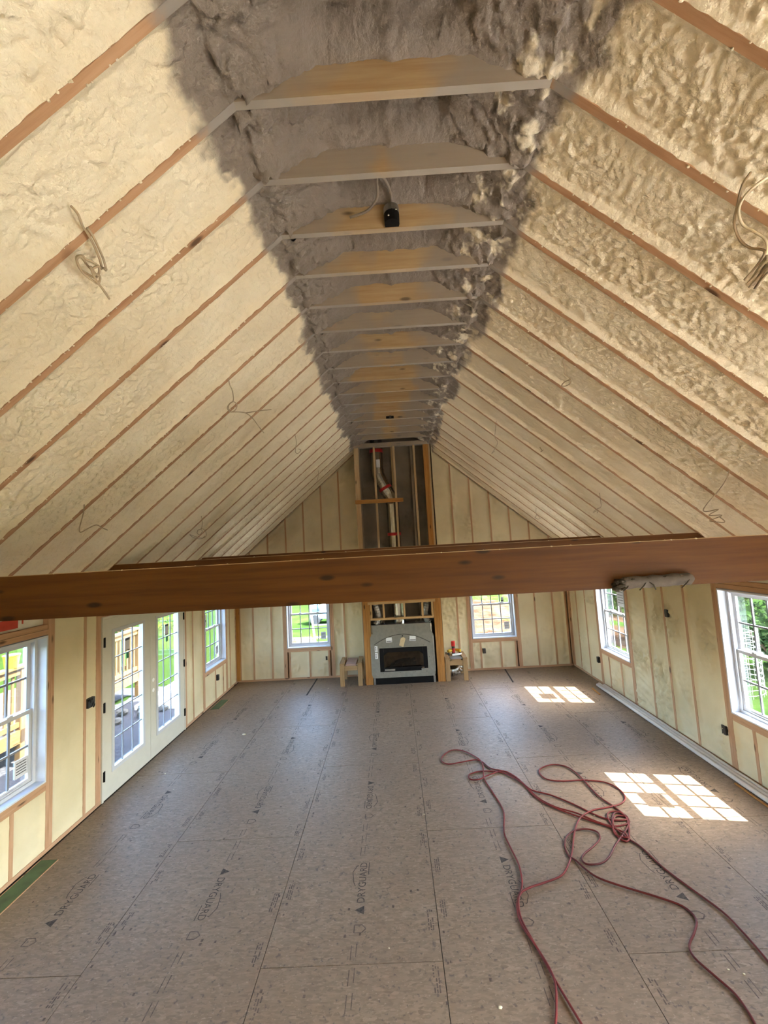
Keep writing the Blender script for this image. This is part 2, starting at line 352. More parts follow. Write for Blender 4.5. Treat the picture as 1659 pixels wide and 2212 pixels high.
def board(name, p0, p1, a, b, side, mat, parent=None):
    """a stick of lumber from p0 to p1, a wide along the vector `side`, b the other way; grain along local X; alike sticks share a mesh"""
    p0, p1 = Vector(p0), Vector(p1); d = p1 - p0; ln = d.length; key = (round(ln, 3), round(a, 4), round(b, 4), mat)
    if key not in _board:
        mb = MB().box(-ln/2, ln/2, -a/2, a/2, -b/2, b/2); me = bpy.data.meshes.new(name); me.from_pydata(mb.v, [], mb.f); me.materials.append(M[mat]); _board[key] = me
    X = d.normalized(); s = Vector(side); Y = (s - X*s.dot(X)).normalized(); Z = X.cross(Y)
    o = bpy.data.objects.new(name, _board[key]); COL.objects.link(o); o.parent = parent
    R = Matrix((X, Y, Z)).transposed().to_4x4()
    o.rotation_mode = 'QUATERNION'; o.rotation_quaternion = R.to_quaternion()
    o.location = (p0 + p1)/2 - (wl(parent) if parent else Vector((0, 0, 0)))
    return o
def bboard(name, x0, x1, y0, y1, z0, z1, mat, parent=None):
    """axis-aligned stick: grain along its longest side"""
    d = (x1 - x0, y1 - y0, z1 - z0); k = max(range(3), key=lambda i: abs(d[i])); c = [(x0 + x1)/2, (y0 + y1)/2, (z0 + z1)/2]
    p0 = list(c); p1 = list(c); lo = (x0, y0, z0); hi = (x1, y1, z1); p0[k] = lo[k]; p1[k] = hi[k]
    j = (k + 1) % 3; s = [0, 0, 0]; s[j] = 1; m = (k + 2) % 3
    return board(name, p0, p1, abs(d[j]), abs(d[m]), s, mat, parent)
def grid(name, P, mat, parent=None):
    nu, nv = P.shape[:2]; V = P.reshape(-1, 3); c = (V.min(0) + V.max(0))/2
    i = np.arange(nu - 1)[:, None]*nv + np.arange(nv - 1)[None, :]; i = i.ravel()
    Fq = np.stack([i, i + nv, i + nv + 1, i + 1], 1)
    me = bpy.data.meshes.new(name); n = len(Fq)
    me.vertices.add(len(V)); me.vertices.foreach_set('co', (V - c).astype(np.float32).ravel())
    me.loops.add(n*4); me.loops.foreach_set('vertex_index', Fq.astype(np.int32).ravel())
    me.polygons.add(n); me.polygons.foreach_set('loop_start', np.arange(0, n*4, 4, dtype=np.int32))
    me.polygons.foreach_set('use_smooth', np.ones(n, bool)); me.update(calc_edges=True); me.validate()
    me.materials.append(M[mat])
    o = bpy.data.objects.new(name, me); COL.objects.link(o); o.parent = parent; o.location = Vector(c) - (wl(parent) if parent else Vector((0, 0, 0)))
    return o
def tag(o, label=None, cat=None, group=None, kind=None):
    if label: o['label'] = label
    if cat: o['category'] = cat
    if group: o['group'] = group
    if kind: o['kind'] = kind
    return o
def thing(name, label, cat, loc, group=None):
    o = bpy.data.objects.new(name, None); COL.objects.link(o); o.location = loc; o.empty_display_size = 0.1
    return tag(o, label, cat, group)

# ------------------------------------------------------------------ floor: sheets of strand board with recessed joints
floor = link('floor', MB().box(-3.78, 3.78, YB - 0.2, L + 0.2, -0.09, -0.013), 'slab'); tag(floor, kind='structure')
SEAM0, SHT, J0 = 0.059, 1.2192, 4.12
for k in range(-3, 3):
    x0, x1 = SEAM0 + k*SHT, SEAM0 + (k + 1)*SHT
    x0 = max(x0, -W - 0.1); x1 = min(x1, W + 0.1)
    off = J0 if k in (-2, 0, 2) else J0 + SHT
    if k == 1: off = 2.90
    ys = sorted({YB} | {off + m*2*SHT for m in range(-5, 4) if YB < off + m*2*SHT < L} | {L + 0.1})
    for a, b in zip(ys[:-1], ys[1:]):
        link('subfloor_panel', MB().box(x0 + 0.0022, x1 - 0.0022, a + 0.0022, b - 0.0022, -0.012, 0.0), 'osb', floor)

def text_mesh(body, size):
    cu = bpy.data.curves.new('lettering', 'FONT'); cu.body = body; cu.size = size; cu.resolution_u = 3
    o = bpy.data.objects.new('lettering', cu); COL.objects.link(o); bpy.context.view_layer.update()
    ev = o.evaluated_get(bpy.context.evaluated_depsgraph_get()); me = ev.to_mesh()
    V = [tuple(v.co) for v in me.vertices]; Fc = [tuple(p.vertices) for p in me.polygons]
    ev.to_mesh_clear(); bpy.data.objects.remove(o); bpy.data.curves.remove(cu); return V, Fc
TV, TF = text_mesh('DRYGUARD', 0.088)
tw = max(v[0] for v in TV)
stamp = MB()
stamp.add([(0.10 + v[0]*0.40/tw, v[1] - 0.03, 0) for v in TV], TF)
stamp.add([(0.005, -0.032, 0), (0.078, -0.032, 0), (0.0415, 0.042, 0)], [(0, 1, 2)])
def stroke(mb, pts, w):
    for (ax, ay), (bx, by) in zip(pts[:-1], pts[1:]):
        d = Vector((bx - ax, by - ay, 0)); n = Vector((-d.y, d.x, 0)).normalized()*w/2
        mb.add([(ax + n.x, ay + n.y, 0), (ax - n.x, ay - n.y, 0), (bx - n.x, by - n.y, 0), (bx + n.x, by + n.y, 0)], [(0, 1, 2, 3)])
stroke(stamp, [(0.26, 0.055), (0.30, 0.072), (0.40, 0.088), (0.47, 0.055), (0.47, 0.043)], 0.006)
stroke(stamp, [(0.37, -0.047), (0.50, -0.047)], 0.006)
st_me = bpy.data.meshes.new('printed_stamp'); st_me.from_pydata(stamp.v, [], stamp.f); st_me.materials.append(M['print'])
dirs = {(-3, 1): 1, (-2, 1): -1, (-1, 1): 1, (0, 1): -1, (1, 1): 1, (2, 1): -1, (-3, 2): -1, (-2, 2): 1, (-1, 2): -1, (0, 2): 1, (1, 2): -1, (2, 2): 1,
        (-2, 3): -1, (-1, 3): 1, (0, 3): -1, (1, 3): -1, (-3, 3): 1, (2, 3): -1}
for k in range(-3, 3):
    for r in range(0, 5):
        d = dirs.get((k, r), 1 if (k + r) % 2 else -1)
        y0 = 2.04 + r*1.219; xc = SEAM0 + (k + 0.52)*SHT
        if k == -3: xc = -2.93
        if k == 2: xc = 3.12
        o = bpy.data.objects.new('printed_stamp', st_me); COL.objects.link(o); o.parent = floor
        o.location = Vector((xc, y0 if d > 0 else y0 + 0.51, 0.0006)) - wl(floor); o.rotation_euler = (0, 0, math.pi/2*d)
mk = MB(); rk = random.Random(11)
def dash_rows(mb, x, y, ln, rows=3, pitch=0.016):
    for r in range(rows):
        t = 0
        while t < ln:
            q = rk.uniform(0.012, 0.05); q = min(q, ln - t)
            if rk.random() < 0.82: mb.box(x + r*pitch, x + r*pitch + 0.009, y + t, y + t + q - 0.005, 0.0002, 0.0006)
            t += q + 0.004
for k in range(-2, 4):
    xs = SEAM0 + k*SHT
    for r in range(18):
        y = 1.9 + r*0.406 + (0.2 if k % 2 else 0)
        if y > 8.5: continue
        if r % 3 != 1: dash_rows(mk, xs - 0.075, y, 0.17)
        if r % 3 != 2: dash_rows(mk, xs + 0.03, y + 0.1, 0.15)
for k in range(-3, 3):
    xc = SEAM0 + (k + 0.5)*SHT
    for r in range(6):
        y = 2.62 + r*1.219
        for t in (0.0, 0.15, 0.31):
            mk.box(xc - 0.015, xc - 0.009, y + t, y + t + 0.10, 0.0002, 0.0006); mk.box(xc + 0.02, xc + 0.026, y + t + 0.02, y + t + 0.11, 0.0002, 0.0006)
        hx, hy = xc + 0.03, y + 0.53     # little house outline
        t2 = MB(); stroke(t2, [(hx - 0.035, hy - 0.03), (hx + 0.02, hy - 0.03), (hx + 0.05, hy), (hx + 0.02, hy + 0.03), (hx - 0.035, hy + 0.03), (hx - 0.035, hy - 0.03)], 0.008)
        mk.add([(a, b, 0.0006) for a, b, c in t2.v], t2.f)
for i in range(420):                      # nail heads and knocks
    if i % 2: x = SEAM0 + rk.randint(-2, 3)*SHT + rk.choice((-0.03, 0.03, 0.05))
    else: x = rk.uniform(-3.5, 3.5)
    y = rk.uniform(1.9, 8.6); q = rk.uniform(0.004, 0.009)
    mk.box(x - q, x + q, y - q*1.4, y + q, 0.0002, 0.0008)
tag(link('printed_mark', mk, 'print_faint', floor), kind='stuff')
for (xa, ya, xb, yb) in ((-1.93, 7.89, -1.905, 8.84), (2.05, 8.03, 2.12, 8.84)):
    link('floor_slot', MB().add([(xa, ya, 0.0008), (xa + 0.03, ya, 0.0008), (xb + 0.03, yb, 0.0008), (xb, yb, 0.0008), (xa, ya, 0.003), (xa + 0.03, ya, 0.003), (xb + 0.03, yb, 0.003), (xb, yb, 0.003)],
         [(3, 2, 1, 0), (4, 5, 6, 7), (0, 1, 5, 4), (1, 2, 6, 5), (2, 3, 7, 6), (3, 0, 4, 7)]), 'dark_slot', floor)

# ------------------------------------------------------------------ walls
def mapper(side):
    """local (u along the wall, d outward from the stud face, z) -> world"""
    if side == 'left': return lambda u, d, z: (-(W + d), u, z)
    if side == 'right': return lambda u, d, z: (W + d, u, z)
    if side == 'far': return lambda u, d, z: (u, L + d, z)
    return lambda u, d, z: (u, YB - d, z)
def lbox(mb, T, u0, u1, d0, d1, z0, z1):
    a = T(u0, d0, z0); b = T(u1, d1, z1); return mb.box(a[0], b[0], a[1], b[1], a[2], b[2])
def lboard(name, T, u0, u1, d0, d1, z0, z1, mat, parent):
    a = T(u0, d0, z0); b = T(u1, d1, z1); q = [sorted((a[i], b[i])) for i in range(3)]
    return bboard(name, q[0][0], q[0][1], q[1][0], q[1][1], q[2][0], q[2][1], mat, parent)
def foam_panel(T, u0, u1, z0, ztop, parent, mat='wall_foam', res=0.03, lump=1.0, recess=0.016, name='foam_panel'):
    """sprayed foam between two studs; ztop may be a function of u"""
    zt = ztop if callable(ztop) else (lambda u: ztop + 0*u)
    nu = max(6, int((u1 - u0)/res)); zm = float(np.max(zt(np.linspace(u0, u1, 9)))); nv = max(6, int((zm - z0)/(res*1.25)))
    u = np.linspace(u0, u1, nu)[:, None] + np.zeros((1, nv)); t = np.linspace(0, 1, nv)[None, :]
    z = z0 + (zt(u) - z0)*t
    q = np.stack([u*1.0, z*1.0, u*0 + (u0*3.1 + z0)], -1)
    low = pn(q*np.array([3.2, 1.7, 1])); mid = pn(q*np.array([9, 6, 1]) + 7)
    scar = sstep(-0.02, 0.26, pn(q*np.array([2.1, 1.6, 1]) + 31)) * np.abs(pn(q*np.array([26, 17, 1]) + 3))
    rip = sstep(0.05, 0.35, pn(q*np.array([1.3, 1.1, 1]) + 77)) * pn(np.stack([(q[..., 0] + q[..., 1]*0.5)*5, (q[..., 1] - q[..., 0]*0.35)*26, q[..., 2]], -1))
    d = recess + 0.006 - 0.014*low - 0.007*mid - lump*(0.060*scar + 0.024*rip)
    e = np.minimum(np.minimum(u - u0, u1 - u), np.minimum(z - z0, zt(u) - z)); ek = sstep(0, 0.035, e)
    d = d*ek + (0.004 + 0.004*pn(q*30))*(1 - ek)
    P = np.zeros((nu, nv, 3)); s = np.array(T(0, 0, 0)); du = np.array(T(1, 0, 0)) - s; dd = np.array(T(0, 1, 0)) - s; dz = np.array([0, 0, 1.0])
    P = s + u[..., None]*du + d[..., None]*dd + z[..., None]*dz
    return grid(name, P, mat, parent)
S2 = 0.038
def wall(side, ends, top, studs, openings, res=0.03, lump=1.0):
    """openings: (u0,u1,z0,z1); kings and jacks flank them; studs: list of stud centres (full height); cripples inside the openings given separately"""
    T = mapper(side); u0, u1 = ends
    # sheathing with the openings cut out of it
    mb = MB(); ops = sorted(openings, key=lambda o: o[0]); c = u0 - 0.12
    for (a, b, zs, zh, *_x) in ops:
        lbox(mb, T, c, a, 0.075, 0.16, -0.05, top + 0.05)
        if zs > 0.1: lbox(mb, T, a, b, 0.075, 0.16, -0.05, zs)
        lbox(mb, T, a, b, 0.075, 0.16, zh, top + 0.05); c = b
    lbox(mb, T, c, u1 + 0.12, 0.075, 0.16, -0.05, top + 0.05)
    wobj = link('wall_' + side, mb, 'sheath'); tag(wobj, kind='structure')
    edges = []          # solid wood strips along the wall, as (a, b)
    def full(a, b, nm='stud'):
        lboard(nm, T, a, b, 0.0, 0.09, S2, top, 'stud', wobj); edges.append((a, b))
    for (a, b, zs, zh, *_x) in ops:
        full(a - S2, a); full(a - 2*S2 - 0.002, a - S2 - 0.002); full(b, b + S2); full(b + S2 + 0.002, b + 2*S2 + 0.002)
    for s_ in studs: full(s_ - S2/2, s_ + S2/2)
    # sole plate in runs between door openings
    c = u0
    for (a, b, zs, zh, *_x) in ops:
        if zs < 0.1: lboard('sole_plate', T, c, a, -0.003, 0.09, 0.0, S2, 'stud', wobj); c = b
    lboard('sole_plate', T, c, u1, -0.003, 0.09, 0.0, S2, 'stud', wobj)
    lboard('top_plate', T, u0, u1, 0.0, 0.09, top, top + S2, 'stud', wobj)
    edges.sort()
    for (a, b), (a2, b2) in zip(edges[:-1], edges[1:]):
        if a2 - b < 0.02: continue
        if any(abs(b - o[0]) < 0.01 or (b > o[0] - 0.01 and a2 < o[1] + 0.01) for o in ops): continue
        foam_panel(T, b, a2, S2, top, wobj, res=res, lump=lump)
    for (a, b, zs, zh, crip, head) in ops:
        if zs > 0.1:
            lboard('rough_sill', T, a, b, 0.0, 0.09, zs - S2, zs, 'stud', wobj)
            lboard('rough_sill', T, a, b, 0.002, 0.09, zs - 2*S2 - 0.002, zs - S2 - 0.002, 'stud', wobj)
            cs = [a] + sorted(crip) + [b]
            for q in crip: lboard('cripple_stud', T, q - S2/2, q + S2/2, 0.0, 0.09, S2, zs - 2*S2, 'stud', wobj)
            for q0, q1 in zip(cs[:-1], cs[1:]):
                l0 = q0 + (0 if q0 == a else S2/2); l1 = q1 - (0 if q1 == b else S2/2)
                if l1 - l0 > 0.05: foam_panel(T, l0, l1, S2, zs - 2*S2, wobj, res=res, lump=lump)
        lboard('header', T, a, b, 0.0, 0.09, zh, zh + 0.05, 'stud', wobj); lboard('header', T, a, b, 0.004, 0.09, zh + 0.053, zh + 0.10, 'stud', wobj)
        if head == 'wrap':
            mb = MB(); lbox(mb, T, a, b, 0.055, 0.073, zh + 0.10, top); hw = link('house_wrap', mb, 'wrap', wobj)
            mb = MB(); zz = zh + 0.10
            for (ua, ub, da, db) in ((0.50, 0.68, 0.02, 0.11), (0.44, 0.47, 0.04, 0.10), (0.22, 0.36, 0.09, 0.22), (0.02, 0.10, 0.10, 0.23), (0.40, 0.43, 0.14, 0.22), (0.72, 0.735, 0.05, 0.20), (0.76, 0.775, 0.08, 0.16)):
                lbox(mb, T, a + ua, a + ub, 0.052, 0.056, zz + da, zz + db)
            link('red_lettering_patch', mb, 'red_print', hw)
            mb = MB(); p = [(a + 0.02, zz + 0.01), (a + 0.12, zz + 0.01), (a + 0.55, zz + 0.2), (a + 0.42, zz + 0.2)]
            V = [T(u, 0.048, z) for u, z in p] + [T(u, 0.054, z) for u, z in p]
            mb.add(V, [(0, 1, 2, 3), (7, 6, 5, 4), (0, 4, 5, 1), (1, 5, 6, 2), (2, 6, 7, 3), (3, 7, 4, 0)]); link('wrap_fold', mb, 'liner', hw)
        else:
            foam_panel(T, a, b, zh + 0.10, top, wobj, res=res, lump=lump)
    return wobj
ZS, ZH, HW = 0.655, 2.065, 0.955
L_OPS = [(3.085, 4.04, ZS, ZH, [3.27, 3.69], 'wrap'), (4.775, 6.655, -0.05, 2.10, [], ''), (7.372, 8.283, ZS, ZH, [7.80, 8.15], '')]
R_OPS = [(-4.8, -2.1, 0.16, 2.25, [], ''), (-1.7, 1.5, 0.16, 2.25, [], ''), (3.86, 4.80, ZS, ZH, [4.12, 4.53], 'wrap'), (6.715, 7.64, ZS, ZH, [7.02, 7.40], '')]  # large low openings behind the camera are added, to bounce sun onto the ceiling
F_OPS = [(-2.525, -1.565, ZS, ZH, [-2.47, -2.034, -1.62], ''), (1.493, 2.459, ZS, ZH, [1.66, 2.09, 2.41], '')]
B_OPS = []
near = dict(res=0.022)
wl_left = wall('left', (YB, L), PLATE, [-3.0, -2.2, -1.4, -0.6, 0.2, 1.0, 1.8, 2.2, 2.6, 4.53, 6.95, 8.50, 8.80], L_OPS, res=0.024, lump=0.7)
wl_right = wall('right', (YB, L), PLATE, [2.0, 2.4, 2.8, 3.2, 3.55, 5.36, 5.775, 6.19, 8.12, 8.50, 8.80], R_OPS, res=0.022, lump=2.2)
wl_far = wall('far', (-W, W), PLATE, [-3.55, -3.254, -2.85, -1.25, -0.80, 0.82, 1.21, 2.889, 3.272, 3.55], F_OPS, res=0.024, lump=1.5)
wl_back = wall('back', (-W, W), PLATE, [-3.5, -2.7, -1.9, -1.1, -0.3, 0.5, 1.3, 2.1, 2.9, 3.5], B_OPS, res=0.08)
bboard('corner_post', -W + 0.002, -W + 0.075, L - 0.045, L - 0.006, S2, PLATE, 'pine_orange', wl_far)
bboard('corner_post', W - 0.03, W - 0.002, L - 0.05, L - 0.006, S2, PLATE, 'stud', wl_far)
# gables
def gable(wobj, T, lump):
    mb = MB(); ap = roof_z(0) + 0.4
    z1 = roof_z(W) + 0.4
    mb.add([T(-W - 0.1, 0.075, PLATE + 0.05), T(W + 0.1, 0.075, PLATE + 0.05), T(W + 0.1, 0.075, z1), T(0, 0.075, ap), T(-W - 0.1, 0.075, z1),
            T(-W - 0.1, 0.16, PLATE + 0.05), T(W + 0.1, 0.16, PLATE + 0.05), T(W + 0.1, 0.16, z1), T(0, 0.16, ap), T(-W - 0.1, 0.16, z1)],
           [(0, 1, 2, 3, 4), (9, 8, 7, 6, 5), (0, 5, 6, 1), (1, 6, 7, 2), (2, 7, 8, 3), (3, 8, 9, 4), (4, 9, 5, 0)])
    link('gable_sheathing', mb, 'sheath', wobj)
    xs = [-3.30, -2.885, -2.475, -2.07, -1.66, -1.253, -0.80, 0.80, 1.253, 1.66, 2.075, 2.49, 2.90, 3.31]
    lboard('gable_plate', T, -W, W, 0.0, 0.09, PLATE + S2, PLATE + 2*S2, 'stud', wobj)
    zb = PLATE + 2*S2
    for x in xs: lboard('gable_stud', T, x - 0.017, x + 0.017, 0.0, 0.09, zb, roof_z(x) + 0.05, 'stud', wobj)
    for a, b in zip([-W - 0.02] + xs, xs + [W + 0.02]):
        if a == -0.80: continue
        foam_panel(T, a + 0.017, b - 0.017, zb, lambda u: np.maximum(TZ - SL*(np.abs(u) - TX) + 0.02, zb + 0.02), wobj, res=0.028, lump=lump)
gable(wl_far, mapper('far'), 1.8); gable(wl_back, mapper('back'), 0.3)
mbk = foam_panel(mapper('back'), -0.78, 0.78, PLATE + 0.08, 5.4, wl_back, res=0.1)

# ------------------------------------------------------------------ roof: deck, rafters, foam bays, collar ties, grey ridge foam
cs = 1/math.sqrt(1 + SL*SL); sn = SL*cs            # slope direction (cos, sin), inward normal
mb = MB()
for s in (-1, 1):
    q = [(0, roof_z(0) + 0.30*1.309), (s*3.92, roof_z(3.92) + 0.30*1.309), (s*3.92, roof_z(3.92) + 0.36*1.309), (0, roof_z(0) + 0.36*1.309)]
    mb.prism(q, YB - 0.25, L + 0.25, 'y')
ceiling = link('ceiling', mb, 'roofdeck'); tag(ceiling, kind='structure')
for s in (-1, 1):      # soffit board closing the rafter tails
    bboard('soffit_board', s*3.55 - 0.04, s*3.55 + 0.04, YB, L, PLATE + 0.30, PLATE + 0.34, 'stud', ceiling)
    bboard('fascia_board', min(s*3.70, s*3.78), max(s*3.70, s*3.78), YB, L, PLATE + 0.03, PLATE + 0.45, 'stud', ceiling)
RA = 0.235
I0, I1 = -16, 17
for i in range(I0, I1 + 1):
    y = TY0 + TS*i
    for s in (-1, 1):
        xe, xr = 3.66, 0.55
        n = Vector((s*sn, 0, cs))*(RA/2)      # rafter centre sits above its underside
        jit = rnd.uniform(-0.004, 0.004)
        board('rafter', Vector((s*xe, y + jit, roof_z(xe))) + n, Vector((s*xr, y, roof_z(xr))) + n, 0.038, RA, (0, 1, 0), 'rafter', ceiling)
ties = []
for i in range(-4, 16):
    y = TY0 + TS*i
    o = board('collar_tie', (-TX - 0.01, y - 0.0, TZ + 0.092), (TX + 0.01, y, TZ + 0.092), 0.038, 0.184, (0, 1, 0), 'tie', ceiling)
def billow(q): return np.abs(pn(q))
def slope_bay(y0, y1, s, res, seed):
    nu = max(5, int((y1 - y0)/res)); xa, xb = 3.66, 0.70; ln = (xa - xb)/cs; nv = int(ln/(res*1.15))
    y = np.linspace(y0, y1, nu)[:, None] + np.zeros((1, nv)); t = np.linspace(0, 1, nv)[None, :] + np.zeros((nu, 1))
    v = t*ln; ax = xa - v*cs
    q = np.stack([y, v, y*0 + seed*5.3 + s*2], -1)
    wq = q + 0.035*np.stack([pn(q*9), pn(q*9 + 5), 0*y], -1)
    strong = 1.0 if s > 0 else 1.75
    ridg = billow(wq*np.array([23, 16, 1])) ; fine = billow(wq*np.array([48, 38, 1]) + 9); low = pn(q*np.array([4.5, 2.2, 1]) + 3)
    patch = 0.65 + 0.5*sstep(-0.25, 0.3, pn(q*np.array([1.6, 1.1, 1]) + 41))
    nod = pn(wq*np.array([30, 23, 1]) + 71)
    r = 0.040 + 0.012*low - strong*patch*(0.030*ridg + 0.015*nod + 0.012*fine)
    e0, e1 = y - y0, y1 - y; wob = 0.018*pn(q*np.array([1, 7, 1]) + 60)
    # the foam climbs the rafter flanks to the wood and smears on to it in places
    k0 = sstep(0.0, 0.040 + wob, e0); k1 = sstep(0.0, 0.028 + wob, e1)
    lip = 0.003 + 0.010*pn(q*np.array([1, 22, 1]) + 12)
    r = r*k0*k1 + lip*(1 - k0*k1)
    x = s*(ax + r*sn); z = TZ - SL*(ax - TX) + r*cs
    return grid('foam_bay', np.stack([x, y, z], -1), 'roof_foam', ceiling)
def ridge_bay(y0, y1, res, seed):
    nu = max(6, int((y1 - y0)/res)); nv = int(1.8/res)
    y = np.linspace(y0, y1, nu)[:, None] + np.zeros((1, nv)); x = np.linspace(-0.84, 0.84, nv)[None, :] + np.zeros((nu, 1))
    ax = np.abs(x)
    base = TZ + SL*(TX - ax) + 0.030
    w = 0.5 + 0.5*np.cos(2*np.pi*np.clip((y - y0)/(y1 - y0), 0, 1))
    lumpy = pn(np.stack([x*4.5, y*4.5, 0*x + seed], -1)); big = pn(np.stack([x*2.6, y*3.1, 0*x + 9], -1))
    inner = 0.36 + 0.07*big
    k = np.clip((0.72 - ax)/(0.72 - inner), 0, 1)
    hh = 4.893 + 0.172*k + 0.025*lumpy*k          # heavy foam lobes lean in from both sides over the tie ends
    centre = sstep(0.02, -0.10, ax - inner)
    crease = -0.02*np.exp(-((x - 0.05*big)/0.03)**2)
    hh = hh + (1 - w)*(0.035 + 0.115*centre) + crease*centre + 0.02*(1 - centre)*(1 - w)*big
    hh = np.minimum(hh, base)
    q = np.stack([x*1.0, y, hh*0.6 + seed*0], -1)
    wq = q + 0.03*np.stack([pn(q*8), pn(q*8 + 5), 0*x], -1)
    side = sstep(0.30, 0.55, ax)
    hh = hh - (0.45 + 0.85*side)*(0.050*billow(wq*np.array([13, 13, 13])) + 0.030*billow(wq*np.array([28, 28, 28])) - 0.012) - side*0.03*np.maximum(pn(q*7 + 17), 0)
    # ragged drips where ridge and slope meet
    drip = np.exp(-((ax - 0.74)/0.08)**2)*np.maximum(pn(q*np.array([14, 14, 1]) + 23) - 0.02, 0)
    hh = hh - 0.14*drip
    edge = sstep(0.755, 0.84, ax)
    ed = np.minimum(y - y0, y1 - y); kk = sstep(0, 0.03, ed)
    hh = hh*(1 - edge) + (base + 0.02)*edge
    hh = np.where((ax > 0.70) & (kk < 1), hh*kk + np.maximum(hh, base - 0.028)*(1 - kk), hh)
    q3 = np.stack([x, y, hh], -1); fade = kk*(1 - edge)
    y = y + fade*(0.03*pn(q3*9 + 3) + 0.025*pn(q3*24 + 8)); x = x + fade*(0.03*pn(q3*9 + 13) + 0.025*pn(q3*24 + 18))
    y = np.clip(y, y0 - 0.012, y1 + 0.012)
    return grid('ridge_foam', np.stack([x, y, hh], -1), 'roof_foam', ceiling)
for i in range(I0, I1 + 1):
    y0 = TY0 + TS*i + 0.019; y1 = (TY0 + TS*(i + 1) - 0.019) if i < I1 else L + 0.07
    ym = (y0 + y1)/2
    res = 0.05 if ym < 0.6 else 0.0085 if ym < 2.6 else 0.011 if ym < 3.6 else 0.015 if ym < 5 else 0.021
    for s in (-1, 1): slope_bay(y0, y1, s, res, i + 20)
    if ym < 8.30: ridge_bay(y0, min(y1, 8.285), max(res, 0.012), i + 20)
link('ridge_cap_foam', MB().prism([(-0.85, 4.95), (0.85, 4.95), (0.4, 5.6), (-0.4, 5.6)], 8.70, 8.93, 'y'), 'grey_foam', ceiling)
drips = MB()
for i in range(-1, 6):           # little beads of foam squeezed over the rafter edges
    y = TY0 + TS*i
    for s in (-1, 1):
        for k in range(40):
            ax = rnd.uniform(0.95, 3.4); e = rnd.choice((-1, -1, 1)); r = rnd.uniform(0.002, 0.0058)
            drips.blob((s*ax, y + e*(0.019 + rnd.uniform(-0.004, 0.002)), roof_z(ax) + rnd.uniform(-0.004, 0.006)), r*rnd.uniform(0.9, 2.2), r, r*1.1, 6, 4)
tag(link('foam_bead', drips, 'roof_foam', ceiling, smooth=True), kind='stuff')

